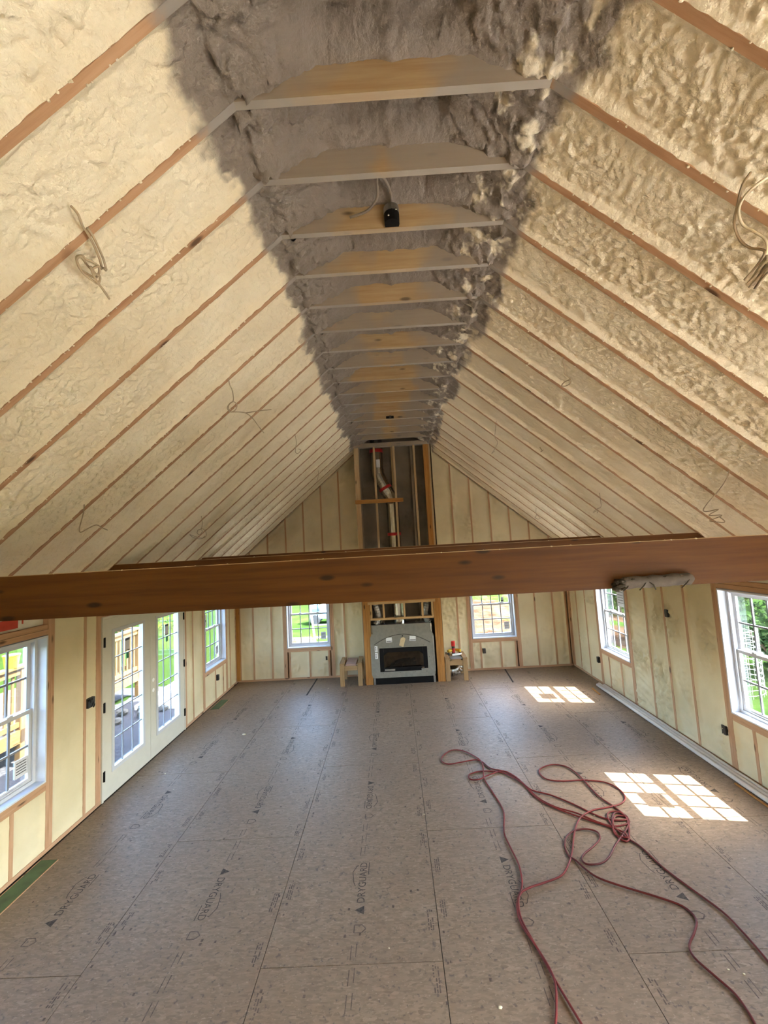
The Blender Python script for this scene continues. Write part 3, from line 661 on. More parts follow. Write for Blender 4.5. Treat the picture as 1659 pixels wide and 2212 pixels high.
# ------------------------------------------------------------------ windows and doors
def window(no, side, u0, u1, z0, z1, stickers=()):
    T = mapper(side); g = 0.008; u0 += g; u1 -= g; z0 += 0.004; z1 -= g
    mb = MB(); t = 0.016
    lbox(mb, T, u0, u0 + t, -0.008, 0.165, z0, z1); lbox(mb, T, u1 - t, u1, -0.008, 0.165, z0, z1)
    lbox(mb, T, u0 + t, u1 - t, -0.008, 0.165, z0, z0 + t); lbox(mb, T, u0 + t, u1 - t, -0.008, 0.165, z1 - t, z1)
    w = tag(link('window_%d' % no, mb, 'liner'), kind='structure')
    a, b, c, d = u0 + t, u1 - t, z0 + t, z1 - t; fr = 0.032
    mb = MB()
    lbox(mb, T, a, a + fr, 0.085, 0.160, c, d); lbox(mb, T, b - fr, b, 0.085, 0.160, c, d)
    lbox(mb, T, a + fr, b - fr, 0.085, 0.160, c, c + fr); lbox(mb, T, a + fr, b - fr, 0.085, 0.160, d - fr, d)
    for q in (a + fr, b - fr - 0.006): lbox(mb, T, q, q + 0.006, 0.078, 0.090, c + fr, d)
    link('window_frame', mb, 'white', w)
    a += fr; b -= fr; c += fr; d -= fr; zm = (c + d)/2
    for nm, s0, s1, d0, d1 in (('upper_sash', zm - 0.018, d, 0.128, 0.150), ('lower_sash', c, zm + 0.018, 0.098, 0.122)):
        r = 0.036; mb = MB()
        lbox(mb, T, a, a + r, d0, d1, s0, s1); lbox(mb, T, b - r, b, d0, d1, s0, s1)
        lbox(mb, T, a + r, b - r, d0, d1, s0, s0 + r); lbox(mb, T, a + r, b - r, d0, d1, s1 - r, s1)
        sh = link(nm, mb, 'sash', w); dm = (d0 + d1)/2
        mb = MB(); lbox(mb, T, a + r - 0.004, b - r + 0.004, dm - 0.002, dm + 0.002, s0 + r - 0.004, s1 - r + 0.004); link('pane', mb, 'glass', sh)
        for k in (1, 2, 3):
            q = a + r + (b - a - 2*r)*k/4; mb = MB(); lbox(mb, T, q - 0.0095, q + 0.0095, dm - 0.006, dm + 0.006, s0 + r, s1 - r); link('muntin', mb, 'muntin', sh)
        q = (s0 + s1)/2; mb = MB(); lbox(mb, T, a + r, b - r, dm - 0.0055, dm + 0.0055, q - 0.0095, q + 0.0095); link('muntin', mb, 'muntin', sh)
        if nm == 'lower_sash':
            for k in (0.27, 0.73):
                q = a + (b - a)*k; mb = MB(); lbox(mb, T, q - 0.03, q + 0.03, d0 + 0.002, d1 + 0.006, s1, s1 + 0.012); lbox(mb, T, q - 0.012, q + 0.02, d0 - 0.004, d1, s1 + 0.012, s1 + 0.020); tag(link('sash_lock', mb, 'white', sh))
            mb = MB(); lbox(mb, T, a + 0.1, b - 0.1, d0 - 0.010, d0, s0 + 0.012, s0 + 0.020); link('lift_rail', mb, 'sash', sh)
    for (fu, fz, su, sz, kind) in stickers:
        uu = a + (b - a)*fu; zz = c + (d - c)*fz; dd = 0.106 if fz < 0.5 else 0.134
        mb = MB(); lbox(mb, T, uu - su/2, uu + su/2, dd - 0.002, dd - 0.0005, zz - sz/2, zz + sz/2); st = link('sticker', mb, 'sticker', w)
        mb = MB()
        if kind == 'lines':
            for k in range(5): lbox(mb, T, uu - su*0.4, uu + su*0.4, dd - 0.003, dd - 0.002, zz + sz*(0.32 - 0.15*k) - 0.004, zz + sz*(0.32 - 0.15*k) + 0.004)
        else:
            lbox(mb, T, uu - su*0.4, uu + su*0.4, dd - 0.003, dd - 0.002, zz - sz*0.18, zz + sz*0.02); lbox(mb, T, uu - su*0.3, uu + su*0.2, dd - 0.003, dd - 0.002, zz + sz*0.2, zz + sz*0.26)
        link('sticker_print', mb, 'sticker_dark', st)
    return w
stk_low = (0.86, 0.13, 0.11, 0.16, 'lines'); stk_tag = (0.70, 0.62, 0.06, 0.11, 'solid')
no = 1
for side, ops in (('left', L_OPS), ('right', R_OPS), ('far', F_OPS)):
    for o in ops:
        if o[2] < 0.1: continue
        st = []
        if o[0] > 2 or side == 'far':
            st = {('left', 3.085): [(0.88, 0.13, 0.13, 0.16, 'lines')], ('left', 7.372): [(0.85, 0.14, 0.12, 0.16, 'lines'), (0.30, 0.64, 0.14, 0.2, 'solid')],
                  ('right', 3.86): [(0.36, 0.72, 0.22, 0.30, 'lines')], ('right', 6.715): [(0.36, 0.72, 0.22, 0.30, 'lines')],
                  ('far', -2.525): [stk_low], ('far', 1.493): [(0.86, 0.14, 0.11, 0.16, 'lines'), (0.80, 0.56, 0.06, 0.13, 'solid')]}.get((side, o[0]), [])
        window(no, side, o[0], o[1], o[2], o[3], st); no += 1  # also glazes the added, unseen openings of the right wall

def door_pair(no, side, u0, u1, zh, detail=True):
    T = mapper(side); mb = MB(); f = 0.03
    lbox(mb, T, u0 + 0.003, u0 + f, -0.015, 0.15, 0.001, zh - 0.003); lbox(mb, T, u1 - f, u1 - 0.003, -0.015, 0.15, 0.001, zh - 0.003); lbox(mb, T, u0 + f, u1 - f, -0.015, 0.15, zh - f, zh - 0.003)
    lbox(mb, T, u0 + f, u1 - f, 0.0, 0.15, 0.001, 0.012)
    dr = tag(link('door_%d' % no, mb, 'door'), kind='structure'); um = (u0 + u1)/2
    for s, (a, b) in enumerate(((u0 + f + 0.003, um - 0.003), (um + 0.003, u1 - f - 0.003))):
        z0, z1 = 0.016, zh - f - 0.004; d0, d1 = -0.012, 0.032
        g0, g1, gz0, gz1 = a + 0.165, b - 0.165, 0.30, 1.895
        mb = MB(); lbox(mb, T, a, g0, d0, d1, z0, z1); lbox(mb, T, g1, b, d0, d1, z0, z1); lbox(mb, T, g0, g1, d0, d1, z0, gz0); lbox(mb, T, g0, g1, d0, d1, gz1, z1)
        lf = link('door_leaf', mb, 'door', dr)
        mb = MB(); e = 0.035     # raised glazing bead
        lbox(mb, T, g0 - e, g0 + 0.008, d0 - 0.008, d0, gz0 - e, gz1 + e); lbox(mb, T, g1 - 0.008, g1 + e, d0 - 0.008, d0, gz0 - e, gz1 + e)
        lbox(mb, T, g0, g1, d0 - 0.008, d0, gz0 - e, gz0 + 0.008); lbox(mb, T, g0, g1, d0 - 0.008, d0, gz1 - 0.008, gz1 + e); link('glazing_bead', mb, 'sash', lf)
        mb = MB(); lbox(mb, T, g0, g1, 0.008, 0.012, gz0, gz1); link('pane', mb, 'glass', lf)
        for k in (1, 2):
            q = g0 + (g1 - g0)*k/3; mb = MB(); lbox(mb, T, q - 0.006, q + 0.006, 0.004, 0.016, gz0, gz1); link('muntin', mb, 'muntin', lf)
        for k in range(1, 5):
            q = gz0 + (gz1 - gz0)*k/5; mb = MB(); lbox(mb, T, g0, g1, 0.0045, 0.0155, q - 0.006, q + 0.006); link('muntin', mb, 'muntin', lf)
        if not detail: continue
        for zz in (0.28, 1.05, 1.80):
            q = a if s == 0 else b; mb = MB(); lbox(mb, T, q - 0.016, q + 0.016, d0 - 0.008, d0, zz - 0.055, zz + 0.055); mb.tube([T(q, d0 - 0.010, zz - 0.058), T(q, d0 - 0.010, zz + 0.058)], 0.007, 6); link('hinge', mb, 'black', lf)
        if s == 1:
            for zz in (0.915, 1.055):
                q = a + 0.065; mb = MB(); mb.tube([T(q, d0 - 0.0015, zz), T(q, d0 + 0.001, zz)], 0.027, 16); link('lock_hole_daylight', mb, 'bright', lf)  # white disc paints the daylight seen through each hole
        mb = MB(); q = (g0 + g1)/2; lbox(mb, T, q - 0.055, q + 0.035, 0.004, 0.0075, 1.60, 1.76); st = link('sticker', mb, 'sticker', lf)
        mb = MB(); lbox(mb, T, q - 0.055, q + 0.035, 0.002, 0.004, 1.73, 1.76); lbox(mb, T, q - 0.055, q + 0.035, 0.002, 0.004, 1.60, 1.61); link('sticker_edge', mb, 'sticker_dark', lf)
        mb = MB(); lbox(mb, T, q - 0.03, q + 0.02, 0.004, 0.0075, 1.50, 1.575); link('green_sticker', mb, 'sticker_green', lf)
    return dr
door_pair(1, 'left', 4.775, 6.655, 2.10)

# ------------------------------------------------------------------ three cross beams
def cross_beam(y, label, half, zt, thick=0.076):
    r = thing('cross_beam', label, 'beam', (0, y, zt - 0.285))
    for k, yy in enumerate((y - thick/4 - 0.0005, y + thick/4 + 0.0005)):
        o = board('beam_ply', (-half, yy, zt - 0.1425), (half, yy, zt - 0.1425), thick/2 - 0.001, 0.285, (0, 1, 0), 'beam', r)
    link('dust_layer', MB().box(-half + 0.1, half - 0.1, y - thick/2 - 0.001, y + thick/2, zt + 0.0002, zt + 0.0028), 'pine_pale', r)
    return r
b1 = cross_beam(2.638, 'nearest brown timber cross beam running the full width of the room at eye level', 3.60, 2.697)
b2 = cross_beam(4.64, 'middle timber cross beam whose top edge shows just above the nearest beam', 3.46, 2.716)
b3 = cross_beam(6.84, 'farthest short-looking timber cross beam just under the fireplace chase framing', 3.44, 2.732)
cr = MB()
for k in range(54):
    x = rnd.uniform(-2.6, 2.4); r = rnd.uniform(0.002, 0.005); yy = rnd.choice((2.602, 2.61, 2.63, 4.605, 6.805))
    cr.blob((x*(1 if yy < 3 else 1.3), yy, {2: 2.697, 4: 2.716, 6: 2.732}[int(yy)] + r*0.5), r*rnd.uniform(1, 2.6), r, r, 6, 4)
tag(link('foam_crumb_litter', cr, 'wall_foam', smooth=True), 'cream crumbs of foam scattered along the tops of the cross beams', 'crumbs', kind='stuff')

# grey foam-soaked paper roll stuck under the nearest beam
rl = thing('paper_wrap', 'grey crumpled padded paper roll stuck to the underside of the nearest beam, right', 'wrapping', (1.5, 2.575, 2.42))
nu, nv = 46, 20; P = np.zeros((nu, nv, 3))
for i in range(nu):
    t = i/(nu - 1); x = 1.27 + 0.48*t
    taper = min(1, (0.35 + t*6), (0.55 + (1 - t)*9))
    for j in range(nv):
        a = 2*math.pi*j/(nv - 1)
        dim = 1 - 0.10*abs(math.sin(t*math.pi*4 + (0.8 if j > 10 else 0)))
        P[i, j] = (x, 2.578 + 0.036*taper*dim*math.cos(a), 2.432 + 0.008*t + 0.040*taper*dim*math.sin(a) + (0.012 if t > 0.02 else 0))
q = P.reshape(-1, 3); nn = pn(q*28)[:, None]*0.006; P = (q + nn*np.array([0, 1, 1])).reshape(nu, nv, 3)
grid('padded_sleeve', P, 'pulp', rl)
for (xa, xb, za, zb) in ((1.40, 1.44, 2.410, 2.445), (1.50, 1.46, 2.41, 2.45), (1.66, 1.71, 2.412, 2.452), (1.30, 1.33, 2.41, 2.43)):
    link('binding_string', MB().tube([(xa, 2.553, za - 0.01), ((xa + xb)/2, 2.538, (za + zb)/2), (xb, 2.548, zb)], 0.0035, 6), 'groove', rl)
for x, z in ((1.36, 2.472), (1.46, 2.476), (1.56, 2.478), (1.66, 2.480)):
    link('staple_tuft', MB().blob((x, 2.542, z), 0.012, 0.006, 0.006, 7, 5, 0.4), 'groove', rl)
tm = MB()
for k in range(14): tm.blob((1.275 + rnd.uniform(-0.035, 0.05), 2.572 + rnd.uniform(-0.02, 0.02), 2.425 + rnd.uniform(-0.03, 0.05)), 0.020, 0.015, 0.013, 7, 5, 0.4)
link('torn_end', tm, 'groove', rl, smooth=True)

# ------------------------------------------------------------------ chimney chase framing
YF = 8.28
ch = thing('chimney_chase', 'tall stud framing of the chimney chase standing out from the far wall', 'framing', (0, YF, 0))
for (x0, x1, m, z1) in ((-0.795, -0.742, 'pine_orange', 2.35), (-0.740, -0.690, 'pine_orange', 2.35), (0.690, 0.742, 'pine_orange', 2.35), (0.744, 0.800, 'pine_orange', 2.35)):
    bboard('post', x0, x1, YF, YF + 0.09, 0.0, z1, m, ch)
bboard('trimmer', -0.688, -0.650, YF, YF + 0.09, 0.0, 1.58, 'pine_orange', ch); bboard('trimmer', 0.650, 0.688, YF, YF + 0.09, 0.0, 1.58, 'pine_orange', ch)
bboard('header', -0.688, 0.688, YF, YF + 0.09, 1.58, 1.63, 'pine', ch); bboard('header', -0.688, 0.688, YF, YF + 0.09, 1.632, 1.70, 'pine_orange', ch)
bboard('low_header', -0.645, 0.645, YF + 0.002, YF + 0.088, 1.262, 1.302, 'pine', ch)
for x in (-0.625, -0.365, 0.055, 0.425, 0.625): bboard('short_stud', x - 0.019, x + 0.019, YF + 0.004, YF + 0.088, 1.304, 1.578, 'pine', ch)
bboard('upper_post', -0.815, -0.720, YF, YF + 0.09, 2.40, 4.845, 'pine_pale', ch)
bboard('upper_post', 0.640, 0.745, YF, YF + 0.09, 2.40, 4.845, 'pine_orange', ch); bboard('upper_post', 0.747, 0.780, YF + 0.01, YF + 0.09, 2.40, 4.845, 'pine_pale', ch)
for x in (-0.392, 0.022, 0.445): bboard('upper_stud', x - 0.020, x + 0.020, YF, YF + 0.09, 2.40, 4.845, 'pine_pale', ch)
bboard('plate', -0.815, 0.80, YF, YF + 0.09, 2.352, 2.398, 'pine', ch)
bboard('top_plate', -0.82, 0.80, YF - 0.012, YF + 0.09, 4.847, 4.93, 'tie', ch)
bboard('brace', -0.832, 0.165, YF - 0.041, YF - 0.002, 3.655, 3.735, 'pine_orange', ch)
for x in (-0.735, -0.02, 0.405, 0.70): bboard('back_stud', x - 0.019, x + 0.019, 8.66, 8.80, 0.0, 4.95, 'tie', ch)
for s in (-1, 1):
    link('side_foam', MB().box(s*0.755, s*0.815 - (0.02 if s > 0 else 0), YF + 0.092, L - 0.012, 0.0, 4.98), 'grey_foam' , ch)
    link('side_board', MB().box(s*0.817, s*0.829, YF + 0.092, L - 0.012, 0.0, 4.92), 'wall_foam', ch)
xb = [-0.75, -0.716, -0.039, -0.001, 0.386, 0.424, 0.681, 0.75]
for a, b in ((-0.716, -0.039), (-0.001, 0.386), (0.424, 0.681)):
    foam_panel(lambda u, d, z: (u, 8.72 + d, z), a, b, 0.0, 5.0, ch, 'grey_foam', res=0.022, lump=1.6, recess=0.03, name='grey_foam_panel')

# ------------------------------------------------------------------ flue pipe with red tape bands
fl = thing('flue_pipe', 'shiny galvanised flue pipe with red tape bands inside the chimney chase', 'pipe', (-0.06, 8.53, 1.05))
FY = 8.53; R0 = 0.135
def pipe(name, pts, r, n=20, mat='metal'): return link(name, MB().tube(pts, r, n), mat, fl, smooth=False)
pipe('pipe_section', [(-0.06, FY, 1.153), (-0.06, FY, 2.2)], R0); pipe('pipe_section', [(-0.06, FY, 2.2), (-0.06, FY, 3.02)], R0 - 0.002); pipe('pipe_section', [(-0.06, FY, 3.02), (-0.065, FY, 3.66)], R0)
el = [(-0.065, FY, 3.64), (-0.066, FY, 3.70), (-0.085, FY, 3.78), (-0.125, FY, 3.86)]
pipe('elbow', el, R0 + 0.006)
pipe('pipe_section', [(-0.115, FY, 3.84), (-0.215, FY, 4.02)], R0 + 0.002); pipe('pipe_section', [(-0.20, FY, 4.0), (-0.29, FY, 4.17)], R0 - 0.004)
pipe('elbow', [(-0.275, FY, 4.14), (-0.315, FY, 4.22), (-0.345, FY, 4.30), (-0.352, FY, 4.40)], R0 + 0.006)
pipe('pipe_section', [(-0.352, FY, 4.38), (-0.352, FY, 5.05)], R0)
for pts in (((-0.06, FY, 2.97), (-0.06, FY, 3.03)), ((-0.18, FY, 3.965), (-0.208, FY, 4.018)), ((-0.352, FY, 4.77), (-0.352, FY, 4.84)), ((-0.06, FY, 2.18), (-0.06, FY, 2.24))):
    pipe('tape_band', pts, R0 + 0.009, mat='red_tape')
for pts in (((-0.16, FY, 3.915), (-0.166, FY, 3.928)), ((-0.255, FY, 4.105), (-0.262, FY, 4.118)), ((-0.352, FY, 4.395), (-0.352, FY, 4.41)), ((-0.066, FY, 3.70), (-0.066, FY, 3.715))):
    pipe('crimp_ring', pts, R0 + 0.012)
link('pipe_label', MB().box(-0.36, -0.28, FY - R0 - 0.006, FY - R0 + 0.006, 4.43, 4.60), 'sticker', fl)
for s, nm in ((-1, 'left'), (1, 'right')):
    dt = thing('flexible_duct', 'curved ribbed metal duct in the %s gap above the fireplace box' % nm, 'duct', (s*0.5, 8.5, 1.1))
    pts = spline([(s*0.56, 8.50, 1.155), (s*0.52, 8.50, 1.22), (s*0.50, 8.50, 1.34), (s*0.55, 8.52, 1.52), (s*0.62, 8.56, 1.66)], 8)
    link('duct_body', MB().tube(pts, [0.075 + 0.004*(i % 2) for i in range(len(pts))], 14), 'metal_dull', dt)
    link('duct_collar', MB().tube([pts[0], pts[1]], 0.085, 14), 'metal', dt)

# ------------------------------------------------------------------ fireplace
fp = thing('fireplace', 'grey gas fireplace box with arched face panel and black glass front', 'fireplace', (-0.03, YF, 0))
YP = 8.262
op = (-0.50, 0.465, 0.245, 0.71)
mb = MB(); y0, y1 = YP, YP + 0.02
mb.prism([(-0.645, 0.13), (op[0], 0.13), (op[0], 1.17), (-0.635, 1.17), (-0.635, 1.0), (-0.672, 0.92), (-0.672, 0.21)], y0, y1)
mb.prism([(op[1], 0.13), (0.585, 0.13), (0.612, 0.21), (0.612, 0.92), (0.575, 1.0), (0.575, 1.17), (op[1], 1.17)], y0, y1)
mb.prism([(op[0], 0.13), (op[1], 0.13), (op[1], op[2] + 0.035), (0.33, op[2] + 0.035), (0.33, op[2]), (op[0], op[2])], y0, y1)
mb.prism([(op[0], op[3]), (op[1], op[3]), (op[1], 1.17), (op[0], 1.17)], y0, y1)
link('face_panel', mb, 'cement', fp)
arc = [(-0.595 + 1.125*k/24, YP - 0.001, 0.765 + 0.205*math.sin(math.pi*(0.02 + 0.96*k/24))**0.85) for k in range(25)]
link('arch_groove', MB().tube(arc, 0.0055, 6), 'groove', fp)
mb = MB()
for (a, b, c, d) in ((op[0], op[0] + 0.085, op[2], op[3]), (op[1] - 0.085, op[1], op[2] + 0.036, op[3]), (op[0] + 0.085, op[1] - 0.085, op[3] - 0.09, op[3]), (op[0] + 0.085, 0.33, op[2], op[2] + 0.075), (0.33, op[1] - 0.085, op[2] + 0.036, op[2] + 0.075)):
    mb.box(a + 0.001, b - 0.001, YP + 0.004, YP + 0.03, c + 0.001, d - 0.001)
mb.prism([(op[0] + 0.085, 0.62), (op[0] + 0.16, 0.62), (op[0] + 0.085, 0.56)], YP + 0.005, YP + 0.028); mb.prism([(op[1] - 0.085, 0.62), (op[1] - 0.085, 0.56), (op[1] - 0.16, 0.62)], YP + 0.005, YP + 0.028)
link('black_surround', mb, 'black', fp)
link('glass_front', MB().box(op[0] + 0.08, op[1] - 0.08, YP + 0.032, YP + 0.036, op[2] + 0.07, op[3] - 0.08), 'fire_glass', fp)
mb = MB(); a, b = op[0] + 0.04, op[1] - 0.04
mb.box(a, b, 8.52, 8.53, 0.28, 0.68); mb.prism([(a, YP + 0.04), (a + 0.10, 8.52), (a, 8.52)], 0.28, 0.68, 'z'); mb.prism([(b, YP + 0.04), (b, 8.52), (b - 0.10, 8.52)], 0.28, 0.68, 'z')
link('firebox_lining', mb, 'firebrick', fp)
mb = MB(); mb.box(a, b, YP + 0.04, 8.53, 0.262, 0.279); mb.box(a, b, YP + 0.04, 8.53, 0.681, 0.695); link('firebox_shell', mb, 'black', fp)
for (p0, p1, r) in (((-0.28, 8.42, 0.335), (0.24, 8.44, 0.345), 0.038), ((-0.20, 8.38, 0.39), (0.12, 8.46, 0.42), 0.030), ((0.02, 8.37, 0.335), (0.22, 8.46, 0.43), 0.026), ((-0.30, 8.39, 0.32), (-0.05, 8.36, 0.325), 0.026)):
    link('fire_log', MB().tube(spline([p0, ((p0[0] + p1[0])/2, (p0[1] + p1[1])/2 + 0.01, (p0[2] + p1[2])/2 + 0.012), p1], 4), r, 9), 'log', fp, smooth=True)
mb = MB(); mb.box(-0.600, 0.560, YP + 0.012, YP + 0.05, 0.0, 0.125); link('toe_base', mb, 'black', fp)
for xf in (-0.64, 0.564): link('base_foot', MB().box(xf, xf + 0.038, YP + 0.01, YP + 0.05, 0.0, 0.125), 'metal_dull', fp)
mb = MB(); mb.box(-0.645, 0.585, YP + 0.021, 8.60, 0.13, 1.15); mb2 = mb
mb = MB(); mb.box(-0.64, 0.58, 8.54, 8.60, 0.13, 1.15); mb.box(-0.645, -0.56, YP + 0.021, 8.54, 0.13, 1.15); mb.box(0.50, 0.585, YP + 0.021, 8.54, 0.13, 1.15); mb.box(-0.56, 0.50, YP + 0.021, 8.54, 0.72, 1.15); mb.box(-0.56, 0.50, YP + 0.035, 8.54, 0.13, 0.255)
link('outer_casing', mb, 'metal_dull', fp)
for x in (-0.628, 0.566): link('side_flange', MB().box(x - 0.011, x + 0.011, YP - 0.006, YP + 0.001, 1.0, 1.165), 'metal', fp)
link('side_flange', MB().box(0.588, 0.609, YP - 0.005, YP + 0.001, 0.22, 0.91), 'metal_dull', fp)
for x in (-0.40, 0.30):
    for s in (-1, 1): link('standoff_wire', MB().tube([(x, YF - 0.004, 1.255), (x + s*0.05, YF - 0.004, 1.172)], 0.003, 5), 'metal', fp)
for (x0, x1, z0, z1, t) in ((-0.352, -0.232, 0.822, 0.915, -0.04), (0.125, 0.25, 0.828, 0.925, 0.06)):
    cx, cz = (x0 + x1)/2, (z0 + z1)/2; hw, hh = (x1 - x0)/2, (z1 - z0)/2
    def rp(dx, dz, t=t, cx=cx, cz=cz): return (cx + dx*math.cos(t) + dz*math.sin(t), cz - dx*math.sin(t) + dz*math.cos(t))
    lb = link('paper_sticker', MB().prism([rp(-hw, -hh), rp(hw, -hh), rp(hw, hh), rp(-hw, hh)], YP - 0.003, YP - 0.0005), 'paper', fp)
    link('black_stripe', MB().prism([rp(-hw*0.85, -hh*0.75), rp(hw*0.95, -hh*0.7), rp(hw*0.95, -hh*0.45), rp(-hw*0.85, -hh*0.5)], YP - 0.004, YP - 0.003), 'black', lb)
tg = link('hang_tag', MB().prism([(-0.055, 0.885), (-0.02, 0.91), (0.015, 0.905), (0.042, 0.875), (-0.012, 0.715), (-0.092, 0.755)], YP - 0.010, YP - 0.007), 'tag', fp)
mb = MB()
for k in range(5): mb.prism([(-0.055 - 0.009*k + 0.002, 0.84 - 0.022*k), (0.005 - 0.009*k, 0.855 - 0.026*k), (0.005 - 0.009*k, 0.851 - 0.026*k), (-0.053 - 0.009*k, 0.836 - 0.022*k)], YP - 0.0112, YP - 0.0101)
link('tag_writing', mb, 'stud', tg)
link('tag_string', MB().tube([(-0.02, YP - 0.008, 0.905), (-0.022, YP - 0.012, 0.925), (-0.018, YP - 0.004, 0.935)], 0.003, 5), 'black', fp)
link('knob', MB().blob((-0.018, YP - 0.006, 0.938), 0.012, 0.008, 0.012, 10, 6, 0), 'black', fp, smooth=True)
for z in (0.70, 0.565):
    lb = link('paper_label', MB().box(-0.588, -0.532, YP - 0.003, YP - 0.0005, z - 0.055, z + 0.062), 'paper', fp)
    mb = MB(); [mb.box(-0.575, -0.560, YP - 0.004, YP - 0.003, z - 0.04 + 0.03*k, z - 0.02 + 0.03*k) for k in range(3)]; link('label_print', mb, 'sticker_dark', lb)
link('rating_plate', MB().box(-0.405, -0.20, YP + 0.001, YP + 0.0035, 0.262, 0.295), 'metal_dull', fp)
link('valve_label', MB().box(0.345, 0.39, YP + 0.001, YP + 0.0035, 0.292, 0.308), 'metal', fp)
for x, z in ((-0.44, 0.225), (0.43, 0.225), (-0.10, 0.225), (0.2, 0.225), (-0.42, 0.735), (0.40, 0.735), (0.10, 0.88), (0.50, 0.50)):
    link('screw', MB().tube([(x, YP - 0.003, z), (x, YP, z)], 0.006, 8), 'groove', fp)

# ------------------------------------------------------------------ hearth bench frames
def bench(x0, x1, label, s):
    b = thing('bench_frame', label, 'bench', ((x0 + x1)/2, 8.5, 0))
    zt = 0.45; lw = 0.088; ya, yb = YF - 0.01, 8.74
    for xa in (x0, x1 - lw):
        bboard('leg', xa, xa + lw, ya, ya + S2, 0.0, zt - 0.04, 'bench_wood', b); bboard('leg', xa, xa + lw, yb - S2, yb, 0.0, zt - 0.04, 'bench_wood', b)
        bboard('side_rail', xa, xa + S2, ya + S2 + 0.001, yb - S2 - 0.001, zt - 0.13, zt - 0.042, 'bench_wood', b)
        bboard('top_board', xa, xa + lw, ya - 0.005, yb, zt - 0.038, zt, 'bench_wood', b)
    bboard('apron', x0 + lw + 0.002, x1 - lw - 0.002, ya + 0.004, ya + S2, zt - 0.145, zt - 0.058, 'bench_wood', b)
    bboard('apron', x0 + lw + 0.002, x1 - lw - 0.002, yb - S2, yb, zt - 0.145, zt - 0.058, 'bench_wood', b)
    xa, xc = x0 + lw + 0.035, x1 - lw - 0.035
    if s < 0: link('centre_panel', MB().box(xa, xc, ya + 0.01, yb - 0.01, zt - 0.056, zt - 0.020), 'pink_board', b)
    else: link('centre_panel', MB().box(xa, xc, ya + 0.01, yb - 0.01, zt - 0.056, zt - 0.030), 'bench_wood', b)
    return b
bench(-1.315, -0.865, 'small rough wooden bench frame left of the fireplace with bare reddish panel top', -1)
bench(0.815, 1.255, 'small rough wooden bench frame right of the fireplace with tools on it', 1)
t = tag(link('metal_sheet', MB().box(0.925, 1.165, 8.285, 8.48, 0.4215, 0.4245), 'bluegrey'), 'shiny grey-blue metal sheet lying on the right bench frame', 'sheet')
t = thing('spray_can', 'dark spray can with bright red cap standing on the right bench frame', 'can', (1.035, 8.60, 0.42))
link('can_body', MB().tube([(1.035, 8.60, 0.4205), (1.035, 8.60, 0.60)], 0.034, 16), 'blackplastic', t); link('cap', MB().tube([(1.035, 8.60, 0.601), (1.035, 8.60, 0.69), (1.035, 8.60, 0.70)], [0.040, 0.042, 0.034], 16), 'red_plastic', t)
link('can_label', MB().tube([(1.035, 8.60, 0.47), (1.035, 8.60, 0.56)], 0.0348, 16), 'red_tape', t)
def drill(x, y, ang, label):
    t = thing('cordless_drill', label, 'drill', (x, y, 0.421)); t.rotation_euler = (0, 0, 0); c, s_ = math.cos(ang), math.sin(ang)
    def Q(a, b, z): return (x + a*c - b*s_, y + a*s_ + b*c, z)
    link('motor_body', MB().tube([Q(-0.05, 0, 0.51), Q(0.05, 0, 0.51), Q(0.065, 0, 0.51)], [0.030, 0.030, 0.022], 12), 'yellow_plastic', t)
    link('chuck', MB().tube([Q(0.066, 0, 0.51), Q(0.10, 0, 0.51)], [0.018, 0.012], 10), 'black', t)
    link('grip', MB().tube([Q(-0.03, 0, 0.485), Q(-0.042, 0, 0.448)], [0.019, 0.022], 10), 'blackplastic', t)
    mb = MB(); mb.tube([Q(-0.045, 0, 0.421), Q(-0.045, 0, 0.447)], [0.042, 0.040], 4); link('battery', mb, 'blackplastic', t)
drill(0.955, 8.58, 0.6, 'yellow and black cordless drill left of the red capped can'); drill(1.135, 8.60, 2.4, 'yellow and black cordless drill right of the red capped can')
t = thing('paper_roll', 'white rolled paper lying across the right bench frame in front of the red cap', 'paper', (1.09, 8.51, 0.43)); link('rolled_sheet', MB().tube([(0.99, 8.505, 0.445), (1.19, 8.525, 0.447)], 0.022, 12), 'paper', t)
link('paper_strip', MB().box(0.90, 0.985, 8.495, 8.505, 0.428, 0.434), 'tag', t)
t = thing('pliers', 'black handled pliers on the left side of the right bench frame', 'pliers', (0.89, 8.58, 0.45))
for s in (-1, 1): link('handle', MB().tube(spline([(0.885 + s*0.004, 8.64, 0.458), (0.885 + s*0.016, 8.60, 0.460), (0.885 + s*0.012, 8.53, 0.458)], 4), 0.006, 7), 'blackplastic', t)
link('jaw', MB().tube([(0.885, 8.64, 0.458), (0.885, 8.69, 0.457)], [0.010, 0.004], 8), 'metal_dull', t)
t = thing('duct_elbow', 'shiny metal duct elbow lying on the floor under the right bench frame', 'duct', (1.0, 8.55, 0.1))
ep = [(0.95 + 0.17*math.sin(a), 8.55 + 0.02*a, 0.115 + 0.10*(1 - math.cos(a))) for a in [k*math.pi/2/5 for k in range(6)]]
for k in range(5): link('gore', MB().tube([ep[k], ep[k + 1]], [0.112, 0.108], 20), 'metal', t)
link('collar', MB().tube([(0.915, 8.55, 0.117), (0.948, 8.55, 0.117)], 0.114, 20), 'metal', t)

